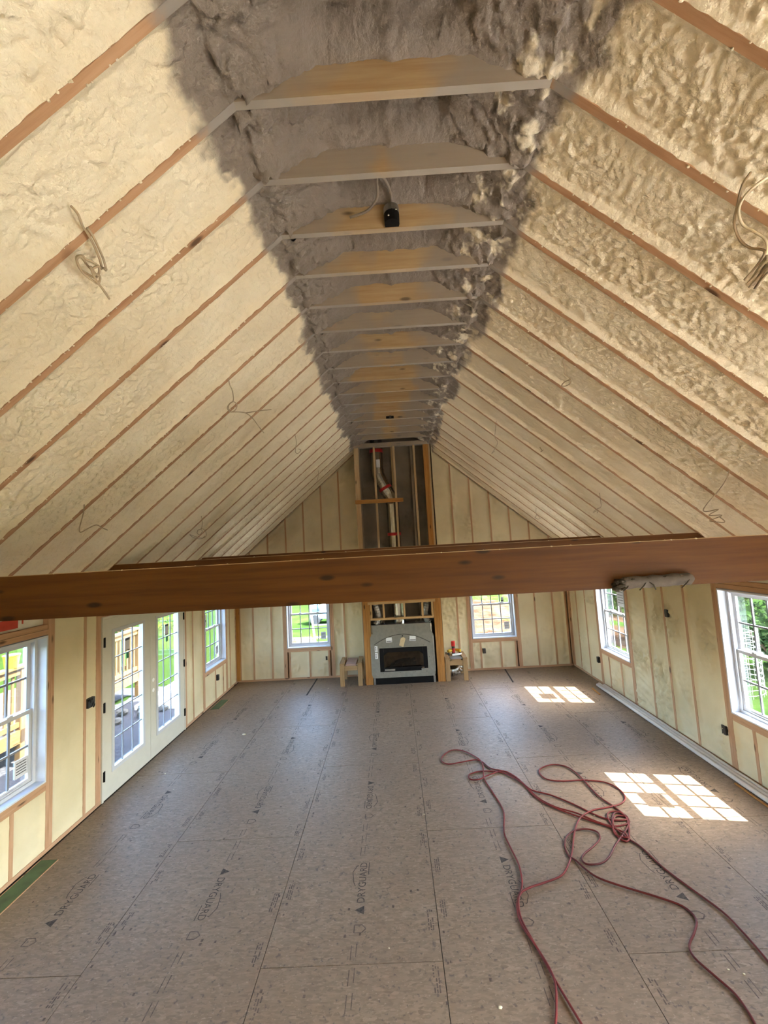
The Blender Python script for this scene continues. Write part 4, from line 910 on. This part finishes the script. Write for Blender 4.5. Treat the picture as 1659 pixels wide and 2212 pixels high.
# ------------------------------------------------------------------ white pipes, hoses, wood strip, covers
for k in range(3):
    x = 3.475 + 0.052*k; y0 = (1.4, 1.35, 1.42)[k]; y1 = (7.62, 7.66, 7.58)[k]
    lab = ('white plastic pipe on the floor farthest from the right wall of three', 'middle white plastic pipe of the three along the right wall', 'white plastic pipe closest to the right wall of three')[k]
    t = thing('plastic_pipe', lab, 'pipe', (x, (y0 + y1)/2, 0), 'white pipes along the right wall')
    n = 18; V = []; Fc = []
    mb = MB().tube([(x + 0.002*math.sin(q), y0 + (y1 - y0)*q/8, 0.0255) for q in range(9)], 0.0245, 14); link('pipe_body', mb, 'pvc', t, smooth=True)
    for yy, e in ((y0 - 0.001, -1), (y1 + 0.001, 1)): link('pipe_bore', MB().tube([(x, yy, 0.0255), (x, yy + e*0.001, 0.0255)], 0.019, 14), 'groove', t)
tag(link('wood_strip', MB().prism([(3.30, 7.22), (3.325, 7.22), (3.345, 7.52), (3.32, 7.52)], 0.0, 0.012, 'z'), 'pine_orange'), 'thin offcut of wood lying on the floor beside the pipe ends', 'wood strip')
tag(link('wood_strip', MB().prism([(3.40, 3.95), (3.42, 3.95), (3.435, 4.62), (3.418, 4.62)], 0.0, 0.012, 'z'), 'pine_orange'), 'long thin wood strip on the floor beside the white pipes, near', 'wood strip')
for (x0, x1, y0, y1, lab) in ((-3.56, -3.40, 7.42, 7.86, 'small green covered floor vent in front of the far left window'), (-3.58, -3.42, 3.28, 3.95, 'green covered floor vent below the near left window')):
    t = thing('floor_vent', lab, 'vent', ((x0 + x1)/2, (y0 + y1)/2, 0))
    link('vent_cover', MB().box(x0, x1, y0, y1, 0.0005, 0.004), 'green_tape', t)
    mb = MB(); mb.box(x1, x1 + 0.008, y0, y1, 0.0005, 0.006); mb.box(x0 - 0.008, x0, y0, y1, 0.0005, 0.006); link('vent_rim', mb, 'stud', t)
H1= [(0.625, 2.476), (0.689, 2.608), (0.736, 2.766), (0.699, 2.953), (0.651, 3.113), (0.655, 3.241), (0.692, 3.337), (0.761, 3.452), (0.796, 3.645), (0.784, 3.843), (0.778, 4.028), (0.839, 4.25), (0.859, 4.39), (0.822, 4.682), (0.793, 4.913), (0.836, 5.173), (0.82, 5.335), (0.669, 5.543), (0.51, 5.582), (0.376, 5.442), (0.355, 5.321), (0.433, 5.25), (0.624, 5.287), (0.781, 5.316), (0.855, 5.256), (0.918, 5.115), (1.087, 5.022), (1.199, 4.808), (1.268, 4.535), (1.393, 4.36), (1.558, 4.256), (1.695, 4.12), (1.814, 4.055), (1.977, 4.089), (1.999, 4.172), (1.907, 4.185), (1.826, 4.086), (1.77, 3.937), (1.861, 3.891), (1.818, 3.859), (1.781, 3.919), (1.805, 4.056), (1.829, 4.19), (1.887, 4.248), (1.98, 4.234), (1.989, 4.14), (1.879, 4.134), (1.755, 4.195), (1.595, 4.389), (1.423, 4.555), (1.258, 4.649), (1.193, 4.791), (1.113, 4.924), (1.007, 5.028), (0.795, 5.066), (0.64, 5.01), (0.631, 4.907), (0.736, 4.899), (0.874, 4.981), (1.055, 5.044), (1.172, 4.892), (1.211, 4.72), (1.275, 4.488), (1.422, 4.315), (1.606, 4.165), (1.783, 4.039), (1.868, 3.96), (1.865, 3.891), (1.993, 4.14), (1.977, 4.312), (1.906, 4.488), (1.886, 4.719), (1.872, 4.909), (1.807, 5.08), (1.662, 5.133), (1.503, 5.066), (1.454, 4.962), (1.493, 4.838), (1.646, 4.79), (1.869, 4.79), (2.085, 4.738), (2.173, 4.612), (2.161, 4.469), (2.066, 4.371), (1.914, 4.323), (1.721, 4.28), (1.549, 4.169), (1.418, 3.988), (1.299, 3.77), (1.191, 3.613), (1.1, 3.524), (0.958, 3.468), (0.814, 3.423), (0.729, 3.377), (0.683, 3.298), (0.662, 3.166), (0.688, 3.011), (0.718, 2.856), (0.745, 2.723), (0.78, 2.57), (0.807, 2.46)]
H2= [(2.103, 2.79), (2.109, 2.876), (2.111, 3.01), (2.099, 3.156), (2.02, 3.363), (1.947, 3.572), (1.909, 3.788), (1.857, 3.891), (1.818, 4.024), (1.852, 4.149), (1.936, 4.237), (2.01, 4.192), (1.981, 4.089), (1.86, 3.961), (1.709, 3.827), (1.579, 3.691), (1.475, 3.627), (1.365, 3.623), (1.339, 3.674), (1.389, 3.738), (1.511, 3.822), (1.611, 3.906), (1.627, 3.987), (1.553, 4.029), (1.436, 4.018), (1.328, 3.947), (1.264, 3.837), (1.25, 3.73), (1.289, 3.667), (1.317, 3.587), (1.376, 3.491), (1.512, 3.405), (1.728, 3.296), (1.858, 3.212), (1.878, 3.112), (1.795, 3.014), (1.7, 2.931), (1.672, 2.849), (1.715, 2.736), (1.754, 2.633), (1.746, 2.517), (1.718, 2.443)]
CABLES= {'A': [(-1.452, 1.621, 4.331), (-1.429, 1.629, 4.301), (-1.443, 1.674, 4.284), (-1.446, 1.711, 4.276), (-1.461, 1.775, 4.259), (-1.477, 1.827, 4.241), (-1.493, 1.865, 4.222), (-1.492, 1.844, 4.218), (-1.495, 1.805, 4.211), (-1.502, 1.771, 4.2), (-1.499, 1.747, 4.198), (-1.515, 1.731, 4.18), (-1.534, 1.775, 4.159), (-1.527, 1.817, 4.16), (-1.517, 1.85, 4.164), (-1.491, 1.843, 4.181), (-1.472, 1.811, 4.192), (-1.495, 1.791, 4.168), (-1.485, 1.723, 4.172), (-1.5, 1.715, 4.154), (-1.517, 1.77, 4.135), (-1.512, 1.829, 4.134), (-1.503, 1.854, 4.136), (-1.478, 1.832, 4.153), (-1.478, 1.799, 4.148), (-1.468, 1.756, 4.152), (-1.486, 1.809, 4.132), (-1.496, 1.876, 4.119), (-1.504, 1.933, 4.107)], 'B': [(-1.468, 3.36, 4.317), (-1.476, 3.405, 4.261), (-1.493, 3.51, 4.24), (-1.533, 3.629, 4.2), (-1.565, 3.619, 4.167), (-1.598, 3.644, 4.134), (-1.6, 3.725, 4.126), (-1.564, 3.75, 4.15), (-1.524, 3.694, 4.178), (-1.521, 3.598, 4.175), (-1.56, 3.583, 4.136), (-1.583, 3.671, 4.11), (-1.554, 3.744, 4.129), (-1.51, 3.871, 4.16), (-1.499, 4.042, 4.163), (-1.511, 4.263, 4.147), (-1.521, 4.483, 4.133)], 'C': [(-2.673, 5.346, 3.299), (-2.703, 5.431, 3.224), (-2.789, 5.582, 3.146), (-2.808, 5.525, 3.126), (-2.85, 5.584, 3.085), (-2.863, 5.692, 3.069), (-2.808, 5.648, 3.111), (-2.764, 5.517, 3.142), (-2.775, 5.648, 3.129), (-2.837, 5.836, 3.071), (-2.884, 5.847, 3.026), (-2.869, 5.607, 3.034), (-2.835, 5.346, 3.058), (-2.873, 5.549, 3.02), (-2.878, 5.763, 3.011), (-2.828, 5.759, 3.048)], 'D': [(-2.726, 3.347, 3.255), (-2.756, 3.376, 3.18), (-2.867, 3.477, 3.071), (-2.894, 3.523, 3.033), (-2.84, 3.539, 3.064), (-2.784, 3.567, 3.095), (-2.792, 3.646, 3.074), (-2.796, 3.724, 3.056)], 'E': [(-1.389, 5.456, 4.384), (-1.411, 5.617, 4.316), (-1.484, 5.854, 4.241), (-1.478, 5.975, 4.234), (-1.419, 5.938, 4.272), (-1.421, 5.792, 4.258)], 'F': [(-1.483, 7.752, 4.305), (-1.528, 7.924, 4.217), (-1.602, 8.151, 4.145), (-1.646, 8.075, 4.097)], 'G': [(1.565, 1.611, 4.236), (1.522, 1.619, 4.212), (1.513, 1.67, 4.204), (1.524, 1.716, 4.178), (1.56, 1.743, 4.131), (1.596, 1.732, 4.085), (1.628, 1.723, 4.042), (1.649, 1.738, 4.008), (1.664, 1.775, 3.98), (1.688, 1.881, 3.943), (1.658, 1.784, 3.953), (1.644, 1.732, 3.949)], 'H': [(1.514, 1.629, 4.278), (1.49, 1.648, 4.239), (1.512, 1.703, 4.2), (1.538, 1.76, 4.158), (1.586, 1.795, 4.098), (1.62, 1.787, 4.049), (1.643, 1.753, 4.01), (1.648, 1.757, 3.986), (1.651, 1.812, 3.962), (1.65, 1.867, 3.944)], 'I': [(1.456, 3.376, 4.328), (1.455, 3.395, 4.278), (1.492, 3.452, 4.239), (1.51, 3.508, 4.217), (1.546, 3.514, 4.178), (1.562, 3.517, 4.157), (1.543, 3.586, 4.166), (1.541, 3.655, 4.159), (1.559, 3.612, 4.136), (1.562, 3.524, 4.126), (1.53, 3.465, 4.145)], 'J': [(2.726, 3.357, 3.254), (2.757, 3.425, 3.178), (2.849, 3.645, 3.091), (2.938, 3.888, 3.007), (3.004, 4.049, 2.942), (3.015, 4.012, 2.924), (2.993, 3.848, 2.933), (3.023, 3.986, 2.898), (3.032, 4.012, 2.882), (3.029, 3.859, 2.875), (3.056, 4.008, 2.843), (3.064, 4.055, 2.827), (3.076, 3.899, 2.808), (3.005, 3.859, 2.858)], 'K': [(2.668, 5.331, 3.303), (2.712, 5.409, 3.217), (2.798, 5.579, 3.134), (2.808, 5.73, 3.115), (2.839, 5.878, 3.079), (2.806, 5.677, 3.097), (2.834, 5.765, 3.063)], 'M': [(1.399, 5.386, 4.376), (1.43, 5.577, 4.3), (1.472, 5.784, 4.254), (1.526, 5.85, 4.199), (1.552, 6.094, 4.167), (1.565, 6.382, 4.146), (1.561, 6.194, 4.139)], 'N': [(2.655, 7.639, 3.315), (2.709, 7.813, 3.219), (2.757, 7.833, 3.173), (2.803, 7.872, 3.127), (2.794, 8.023, 3.129), (2.735, 7.948, 3.173), (2.704, 7.707, 3.193)], 'P': [(1.904, 5.247, 3.949), (1.916, 5.21, 3.889), (1.905, 5.233, 3.883), (1.891, 5.114, 3.88)]}
B2=[(-1.511, 3.874, 4.162), (-1.469, 3.958, 4.197), (-1.409, 4.072, 4.247), (-1.342, 4.191, 4.294)]

def hose(name, pts, r, mat, label, lift=0.0):
    P = [(x, y, r + 0.001 + lift + 0.004*(0.5 + 0.5*math.sin(i*0.9))) for i, (x, y) in enumerate(pts)]
    return tag(link(name, MB().tube(spline(P, 4), r, 8), mat, smooth=True), label, 'hose')
hose('air_hose', H1, 0.0075, 'hose', 'dark red air hose tangled on the floor with long loops reaching toward the fireplace')
hose('air_hose', H2, 0.0075, 'hose_dark', 'dark red air hose curling from the tangle out to the lower right corner')
sc_ = MB()
for (x, y, r) in ((0.05, 4.35, 0.012), (0.36, 2.62, 0.014), (1.55, 4.62, 0.012), (1.72, 4.22, 0.012), (1.9, 2.75, 0.009), (-2.55, 6.35, 0.03), (-3.2, 5.35, 0.012), (2.05, 5.0, 0.012), (-1.55, 8.2, 0.013), (1.9, 8.5, 0.014), (-1.0, 7.3, 0.008), (1.2, 7.0, 0.008), (1.05, 8.35, 0.012), (-2.9, 5.0, 0.008), (2.7, 6.3, 0.008), (1.83, 2.78, 0.008), (-0.3, 3.0, 0.006), (0.9, 6.4, 0.007)):
    r *= 0.6; sc_.blob((x, y, r*0.5), r*1.5, r, r*0.6, 7, 5, 0.35)
tag(link('foam_scrap_litter', sc_, 'wall_foam', smooth=True), 'small pale scraps of foam littered over the brown floor', 'litter', kind='stuff')

# ------------------------------------------------------------------ wiring: hanging cables, outlet boxes, junction box
lab = {'A': 'coiled electric cable hanging from the left slope nearest the camera', 'B': 'cable with a small ring loop hanging halfway down the left slope', 'C': 'cable curled into a spiral low on the left slope above the beam',
       'D': 'pair of bent cables on the shaded low part of the left slope', 'E': 'short knotted cable high on the far left slope', 'F': 'short cable stub at the far end of the left slope near the gable',
       'G': 'pale cable drooping in a bundle at the right edge of the right slope', 'H': 'darker cable hanging beside the pale one at the right edge of the slope', 'I': 'cable with small curl hanging midway on the right slope',
       'J': 'single cable bent in zigzag low on the right slope above the beam', 'K': 'short cable fork low on the far right slope', 'M': 'thin long cable high on the far right slope', 'N': 'tiny ring of cable low beside the far right gable', 'P': 'tiny cable curl on the right slope beside the sixth rafter from the gable'}
for k, pts in CABLES.items():
    r = 0.0055 if k in 'AGH' else 0.0045
    two = k in 'ABC'
    t = thing('hanging_cable', lab[k], 'cable', pts[0])
    P = spline([Vector(p) for p in pts], 4)
    link('cable_run', MB().tube(P, r, 7), 'cable_pale' if k == 'G' else 'cable', t, smooth=True)
    if k == 'A': link('second_run', MB().tube(spline([Vector(p) + Vector((0.018, 0.006, -0.006)) for p in pts[2:8]], 4), r, 7), 'cable', t, smooth=True)
    if k == 'B': link('second_run', MB().tube(spline([Vector(q) for q in B2], 4), r, 7), 'cable', t, smooth=True)
    if k in 'GH':
        for d in (0.03, 0.055): link('cable_end', MB().tube(spline([Vector(p) + Vector((d*0.5, d*0.2, -d*0.6)) for p in pts[-4:]], 4), r, 7), 'cable', t, smooth=True)
def outlet(side, u, z, label, w=0.055, h=0.10, mat='blackplastic'):
    T = mapper(side); a = T(u, 0, z); t = thing('outlet_box', label, 'outlet box', a)
    mb = MB(); lbox(mb, T, u - w/2, u + w/2, -0.024, 0.05, z - h/2, z + h/2); link('box_body', mb, mat, t)
    mb = MB(); lbox(mb, T, u - w*0.36, u + w*0.36, -0.0255, -0.024, z - h*0.40, z + h*0.40); link('box_opening', mb, 'groove', t)
    return t
outlet('left', 7.88, 0.42, 'dark outlet box under the far left window'); outlet('right', 5.70, 1.62, 'dark switch box at chest height on the right wall')
outlet('right', 4.915, 0.42, 'dark outlet box low beside the near right window'); outlet('right', 7.78, 0.42, 'dark outlet box low beside the far right window')
outlet('far', 1.73, 0.40, 'black outlet box low under the right window of the far wall'); outlet('far', -1.67, 0.42, 'foam covered outlet box under the left window of the far wall', mat='wall_foam')
t = thing('switch_gang', 'wide black gang box with torn edges beside the double door', 'switch box', (-3.62, 4.61, 1.19))
mb = MB(); mb.box(-3.66, -3.60, 4.555, 4.655, 1.14, 1.24); link('box_body', mb, 'blackplastic', t)
mb = MB()
for k in range(10): mb.blob((-3.603, 4.56 + 0.01*k, 1.185 + rnd.uniform(-0.05, 0.05)), 0.006, 0.010, 0.014, 7, 5, 0.4)
link('torn_film', mb, 'black', t)
jb = thing('junction_box', 'round black electrical box with cable fixed to the third collar tie', 'junction box', (0.0, 2.50, 4.95))
link('box_can', MB().tube([(0.0, 2.515, 4.975), (0.0, 2.515, 5.02), (0.0, 2.515, 5.024)], [0.052, 0.052, 0.046], 16), 'metal_dull', jb)
link('box_face', MB().tube([(0.0, 2.515, 4.905), (0.0, 2.515, 4.974)], [0.050, 0.052], 16), 'black', jb)
for (x, z) in ((-0.022, 4.925), (0.028, 4.965)): link('screw', MB().blob((x, 2.460, z), 0.008, 0.006, 0.008, 8, 5, 0), 'metal', jb, smooth=True)
link('pigtail', MB().tube([(0.0, 2.495, 4.906), (0.0, 2.49, 4.885)], 0.004, 6), 'black', jb)
link('feed_cable', MB().tube(spline([(0.01, 2.50, 5.025), (0.0, 2.44, 5.065), (-0.04, 2.36, 5.09), (-0.085, 2.34, 5.08), (-0.09, 2.42, 5.02), (-0.16, 2.48, 4.985), (-0.28, 2.52, 4.98)], 6), 0.008, 8), 'grey_foam', jb, smooth=True)
jb2 = thing('junction_box', 'small black electrical box on a far collar tie near the chimney', 'junction box', (-0.02, 6.60, 4.93))
link('box_can', MB().box(-0.10, 0.03, 6.60, 6.636, 4.905, 4.94), 'black', jb2); link('box_cover', MB().box(-0.05, -0.01, 6.596, 6.60, 4.895, 4.945), 'blackplastic', jb2)

# ------------------------------------------------------------------ outdoors
GZ = -0.55
gr = link('lawn', MB().box(-60, 60, -40, 70, GZ - 0.1, GZ), 'grass'); tag(gr, kind='structure')
tag(link('bounce_slab_right', MB().box(3.85, 6.0, -12, 9.04, GZ + 0.002, GZ + 0.10), 'bounce_slab'), kind='structure')  # unseen slab added to bounce sun through the right windows
tag(link('bounce_slab_far', MB().box(-6, 6, 9.05, 11.3, GZ + 0.002, GZ + 0.10), 'bounce_slab'), kind='structure')  # unseen slab added to brighten the far end with bounced sun
# clay bank rising beyond the far right window
nu, nv = 40, 40; X, Y = np.meshgrid(np.linspace(0.5, 9, nu), np.linspace(11.5, 26, nv), indexing='ij')
k = sstep(0.5, 2.2, X)*sstep(11.5, 13.5, Y)*(1 - sstep(7, 9, X)); H = GZ + 0.005 + k*(0.02 + 0.05*(Y - 12) + 0.12*pn(np.stack([X*0.7, Y*0.7, X*0], -1)))
tag(grid('clay_bank', np.stack([X, Y, H], -1), 'soil'), kind='structure')
nu, nv = 50, 50; X, Y = np.meshgrid(np.linspace(-9, -3.9, nu), np.linspace(2, 10.6, nv), indexing='ij'); H = GZ + 0.01 + 0.03*pn(np.stack([X*2, Y*2, X*0], -1)) 
tag(grid('gravel_bed', np.stack([X, Y, H], -1), 'gravel'), kind='stuff')
st = 0
for (x, y, r) in ((-5.6, 8.7, 0.16), (-5.9, 8.35, 0.13), (-5.3, 8.95, 0.12), (-5.75, 9.0, 0.18), (-6.1, 8.8, 0.14), (-6.2, 7.0, 0.13), (-6.0, 6.6, 0.11), (-6.35, 7.3, 0.15)):
    st += 1; lbs = 'rough grey field stone on the gravel outside the double door'
    tag(link('field_stone', MB().blob((x, y, GZ + r*0.5), r*0.8, r*0.65, r*0.5, 9, 6, 0.2), 'stone'), lbs, 'stone', 'field stones on the gravel')
# raised deck with railing
dk = thing('timber_deck', 'raised yellow timber deck with baluster railing outside the left windows', 'deck', (-7.7, 7.6, GZ))
DX, D0, D1 = -6.5, 5.2, 10.0
for k in range(16): bboard('deck_board', DX - 0.14*(k + 1) + 0.006, DX - 0.14*k, D0, D1, 0.02, 0.05, 'deck_wood', dk)
bboard('fascia_board', DX, DX + 0.04, D0, D1, -0.16, 0.05, 'deck_wood', dk); bboard('end_fascia', DX - 2.24, DX, D1, D1 + 0.04, -0.16, 0.05, 'deck_wood', dk)
for y in (D0 + 0.05, 6.85, 8.4, D1 - 0.05): bboard('rail_post', DX - 0.05, DX + 0.04, y - 0.045, y + 0.045, GZ, 1.06, 'deck_wood', dk)
for y in (D0 + 0.1, 8.4): bboard('pier_post', DX - 1.0, DX - 0.9, y - 0.06, y + 0.06, GZ, 0.02, 'deck_wood', dk)
bboard('top_rail', DX - 0.07, DX + 0.07, D0, D1, 1.06, 1.10, 'deck_wood', dk); bboard('sub_rail', DX - 0.02, DX + 0.02, D0, D1, 0.95, 1.055, 'deck_wood', dk); bboard('bottom_rail', DX - 0.02, DX + 0.02, D0, D1, 0.10, 0.18, 'deck_wood', dk)
y = D0 + 0.15
while y < D1 - 0.1:
    bboard('baluster', DX - 0.045, DX - 0.021, y - 0.02, y + 0.02, 0.06, 1.05, 'deck_wood', dk); y += 0.125
bboard('end_rail', DX - 2.2, DX - 0.05, D1 - 0.07, D1 + 0.03, 1.06, 1.10, 'deck_wood', dk); bboard('end_bottom_rail', DX - 2.2, DX - 0.05, D1 - 0.03, D1, 0.10, 0.18, 'deck_wood', dk)
for k in range(15): bboard('baluster', DX - 0.24 - 0.13*k, DX - 0.20 - 0.13*k, D1 - 0.06, D1 - 0.03, 0.06, 1.05, 'deck_wood', dk)
t = thing('bucket', 'lime yellow bucket standing on the deck railing seen through the near left window', 'bucket', (-6.5, 6.66, 1.10))
link('bucket_body', MB().tube([(-6.5, 6.66, 1.101), (-6.5, 6.66, 1.30)], [0.085, 0.11], 18), 'lime', t); link('rim', MB().tube([(-6.5, 6.66, 1.295), (-6.5, 6.66, 1.315)], 0.116, 18), 'lime', t)
t = thing('cooler_jug', 'blue and white drinks jug on the deck railing above the lime bucket', 'jug', (-6.52, 6.95, 1.10))
link('jug_body', MB().tube([(-6.5, 7.0, 1.101), (-6.5, 7.0, 1.34)], 0.09, 16), 'white', t); link('jug_lid', MB().tube([(-6.5, 7.0, 1.341), (-6.5, 7.0, 1.40)], [0.095, 0.07], 16), 'sky_blue', t)
# far left view: ladder, machine, offcuts of lumber
ld = thing('ladder', 'grey aluminium ladder leaning outside the left window of the far wall', 'ladder', (-1.95, 10.0, GZ))
for dx in (0.0, 0.40): link('rail', MB().add([(-2.06 + dx + a, 10.05 + b, GZ) for a, b in ((0, 0), (0.035, 0), (0.035, 0.07), (0, 0.07))] + [(-2.32 + dx + a, 9.45 + b, 3.2) for a, b in ((0, 0), (0.035, 0), (0.035, 0.07), (0, 0.07))],
     [(3, 2, 1, 0), (4, 5, 6, 7), (0, 1, 5, 4), (1, 2, 6, 5), (2, 3, 7, 6), (3, 0, 4, 7)]), 'alu', ld)
for k in range(11):
    q = (0.3 + 0.3*k)/3.75; link('rung', MB().tube([(-2.05 - 0.26*q, 10.08 - 0.6*q, GZ + 3.75*q), (-1.64 - 0.26*q, 10.08 - 0.6*q, GZ + 3.75*q)], 0.016, 8), 'alu', ld)
mc = thing('lawn_machine', 'blue and white wheeled machine parked on the lawn beyond the ladder', 'machine', (-3.4, 18.4, GZ))
link('chassis', MB().box(-3.95, -2.7, 18.0, 18.8, GZ + 0.25, GZ + 0.45), 'sky_blue', mc); link('engine_cover', MB().blob((-3.2, 18.4, GZ + 0.65), 0.42, 0.36, 0.28, 12, 8, 0.03), 'white', mc, smooth=True)
link('tank', MB().tube([(-3.95, 18.4, GZ + 0.65), (-3.6, 18.4, GZ + 0.65)], 0.22, 14), 'sky_blue', mc)
for x in (-3.7, -2.95):
    for yy in (17.96, 18.84): link('wheel', MB().tube([(x, yy - 0.05, GZ + 0.22), (x, yy + 0.05, GZ + 0.22)], 0.22, 16), 'blackplastic', mc)
link('push_bar', MB().tube(spline([(-2.7, 18.05, GZ + 0.4), (-2.35, 18.1, GZ + 0.85), (-2.35, 18.7, GZ + 0.85), (-2.7, 18.75, GZ + 0.4)], 5), 0.025, 8), 'alu', mc)
rp_ = random.Random(5)
for k in range(26):
    ly, j = divmod(k, 7); z = GZ + 0.021 + 0.042*ly; ln = rp_.uniform(0.5, 1.15)/2; sh = rp_.uniform(-0.3, 0.3)
    if ly % 2 == 0: p0, p1, sd = (-3.7 + sh - ln, 14.0 + 0.17*j, z), (-3.7 + sh + ln, 14.0 + 0.17*j, z), (0, 1, 0)
    else: p0, p1, sd = (-4.25 + 0.18*j, 14.5 + sh*0.6 - ln, z), (-4.25 + 0.18*j, 14.5 + sh*0.6 + ln, z), (1, 0, 0)
    tag(board('lumber_offcut', p0, p1, 0.09, 0.038, sd, 'offcut'), 'pale lumber offcut in the scrap pile on the lawn behind the house', 'offcut', 'lumber offcuts in the scrap pile')
# hedge and trees on the right
def leafy(name, label, x, y, h, r, n, mat, seed, cat='bush', gz=GZ, group=None):
    g = random.Random(seed); t = thing(name, label, cat, (x, y, gz), group); mb = MB()
    cl = [(g.uniform(-r, r)*0.7, g.uniform(-r, r)*0.7, g.uniform(0.15, 0.95)*h) for _ in range(12)]
    for _ in range(n):
        cx, cy, cz = g.choice(cl); rr = r*0.5
        d = Vector((g.gauss(0, 1), g.gauss(0, 1), g.gauss(0, 0.8))).normalized()*rr*g.uniform(0.6, 1)
        p = Vector((x + cx, y + cy, max(gz + 0.03, gz + cz))) + d; p.z = max(p.z, gz + 0.03)
        a = Vector((g.gauss(0, 1), g.gauss(0, 1), g.gauss(0, 1))).normalized(); b = a.orthogonal().normalized(); q = g.uniform(0.05, 0.11)
        mb.add([p - a*q, p + b*q*0.5, p + a*q, p - b*q*0.5], [(0, 1, 2, 3)])
    link('foliage', mb, mat, t)
    mb = MB().tube([(x, y, gz), (x + 0.03, y, gz + h*0.4), (x, y + 0.04, gz + h*0.75)], [0.05 + 0.02*h, 0.04, 0.015], 8)
    for k in range(5):
        a = g.uniform(0, 6.28); mb.tube([(x, y, gz + h*0.3), (x + r*0.5*math.cos(a), y + r*0.5*math.sin(a), gz + h*0.7)], [0.03, 0.01], 6)
    link('stem', mb, 'bark', t); return t
leafy('dense_bush', 'dark dense bush outside the near right window, left part', 8.0, 12.2, 2.0, 0.9, 2600, 'leaf', 1, group='dark hedge bushes outside the right windows')
leafy('dense_bush', 'dark dense bush outside the near right window, middle part', 10.6, 13.4, 2.6, 1.2, 3000, 'leaf', 2, group='dark hedge bushes outside the right windows')
leafy('dense_bush', 'dark dense bush outside the near right window, right part', 13.4, 12.2, 2.8, 1.2, 3000, 'leaf', 3, group='dark hedge bushes outside the right windows')
leafy('dense_bush', 'dark bush seen through the far right window, nearer one', 9.2, 17.2, 2.2, 1.3, 2600, 'leaf', 4, group='dark hedge bushes outside the right windows')
leafy('dense_bush', 'dark bush seen through the far right window, farther one', 12.4, 20.0, 2.8, 1.5, 2800, 'leaf', 5, group='dark hedge bushes outside the right windows')
leafy('dense_bush', 'dark bush behind the white wire fence roll', 8.3, 9.5, 1.3, 0.8, 1800, 'leaf', 6, group='dark hedge bushes outside the right windows')
leafy('light_shrub', 'bright yellow-green shrub above the wire fence outside the near right window', 10.8, 10.6, 1.9, 0.75, 1800, 'leaf_light', 7, 'shrub')
wr = thing('wire_fence_roll', 'roll of white wire fencing standing outside the near right window', 'wire fence', (6.6, 8.6, GZ))
mb = MB()
for k in range(13): mb.tube([(6.6 + 0.55*math.cos(a), 8.6 + 0.55*math.sin(a), GZ + 0.06 + 0.1*k) for a in [q*2*math.pi/24 for q in range(25)]], 0.004, 5)
tag(link('wire_ring', mb, 'wire', wr), kind='stuff')
mb = MB()
for k in range(24):
    a = k*2*math.pi/24; mb.tube([(6.6 + 0.55*math.cos(a), 8.6 + 0.55*math.sin(a), GZ), (6.6 + 0.55*math.cos(a), 8.6 + 0.55*math.sin(a), GZ + 1.3)], 0.003, 5)
tag(link('wire_upright', mb, 'wire', wr), kind='stuff')
leafy('garden_tree', 'leafy green tree on the lawn beyond the double door', -11.5, 19.0, 3.5, 1.8, 2600, 'leaf_light', 9, 'tree')
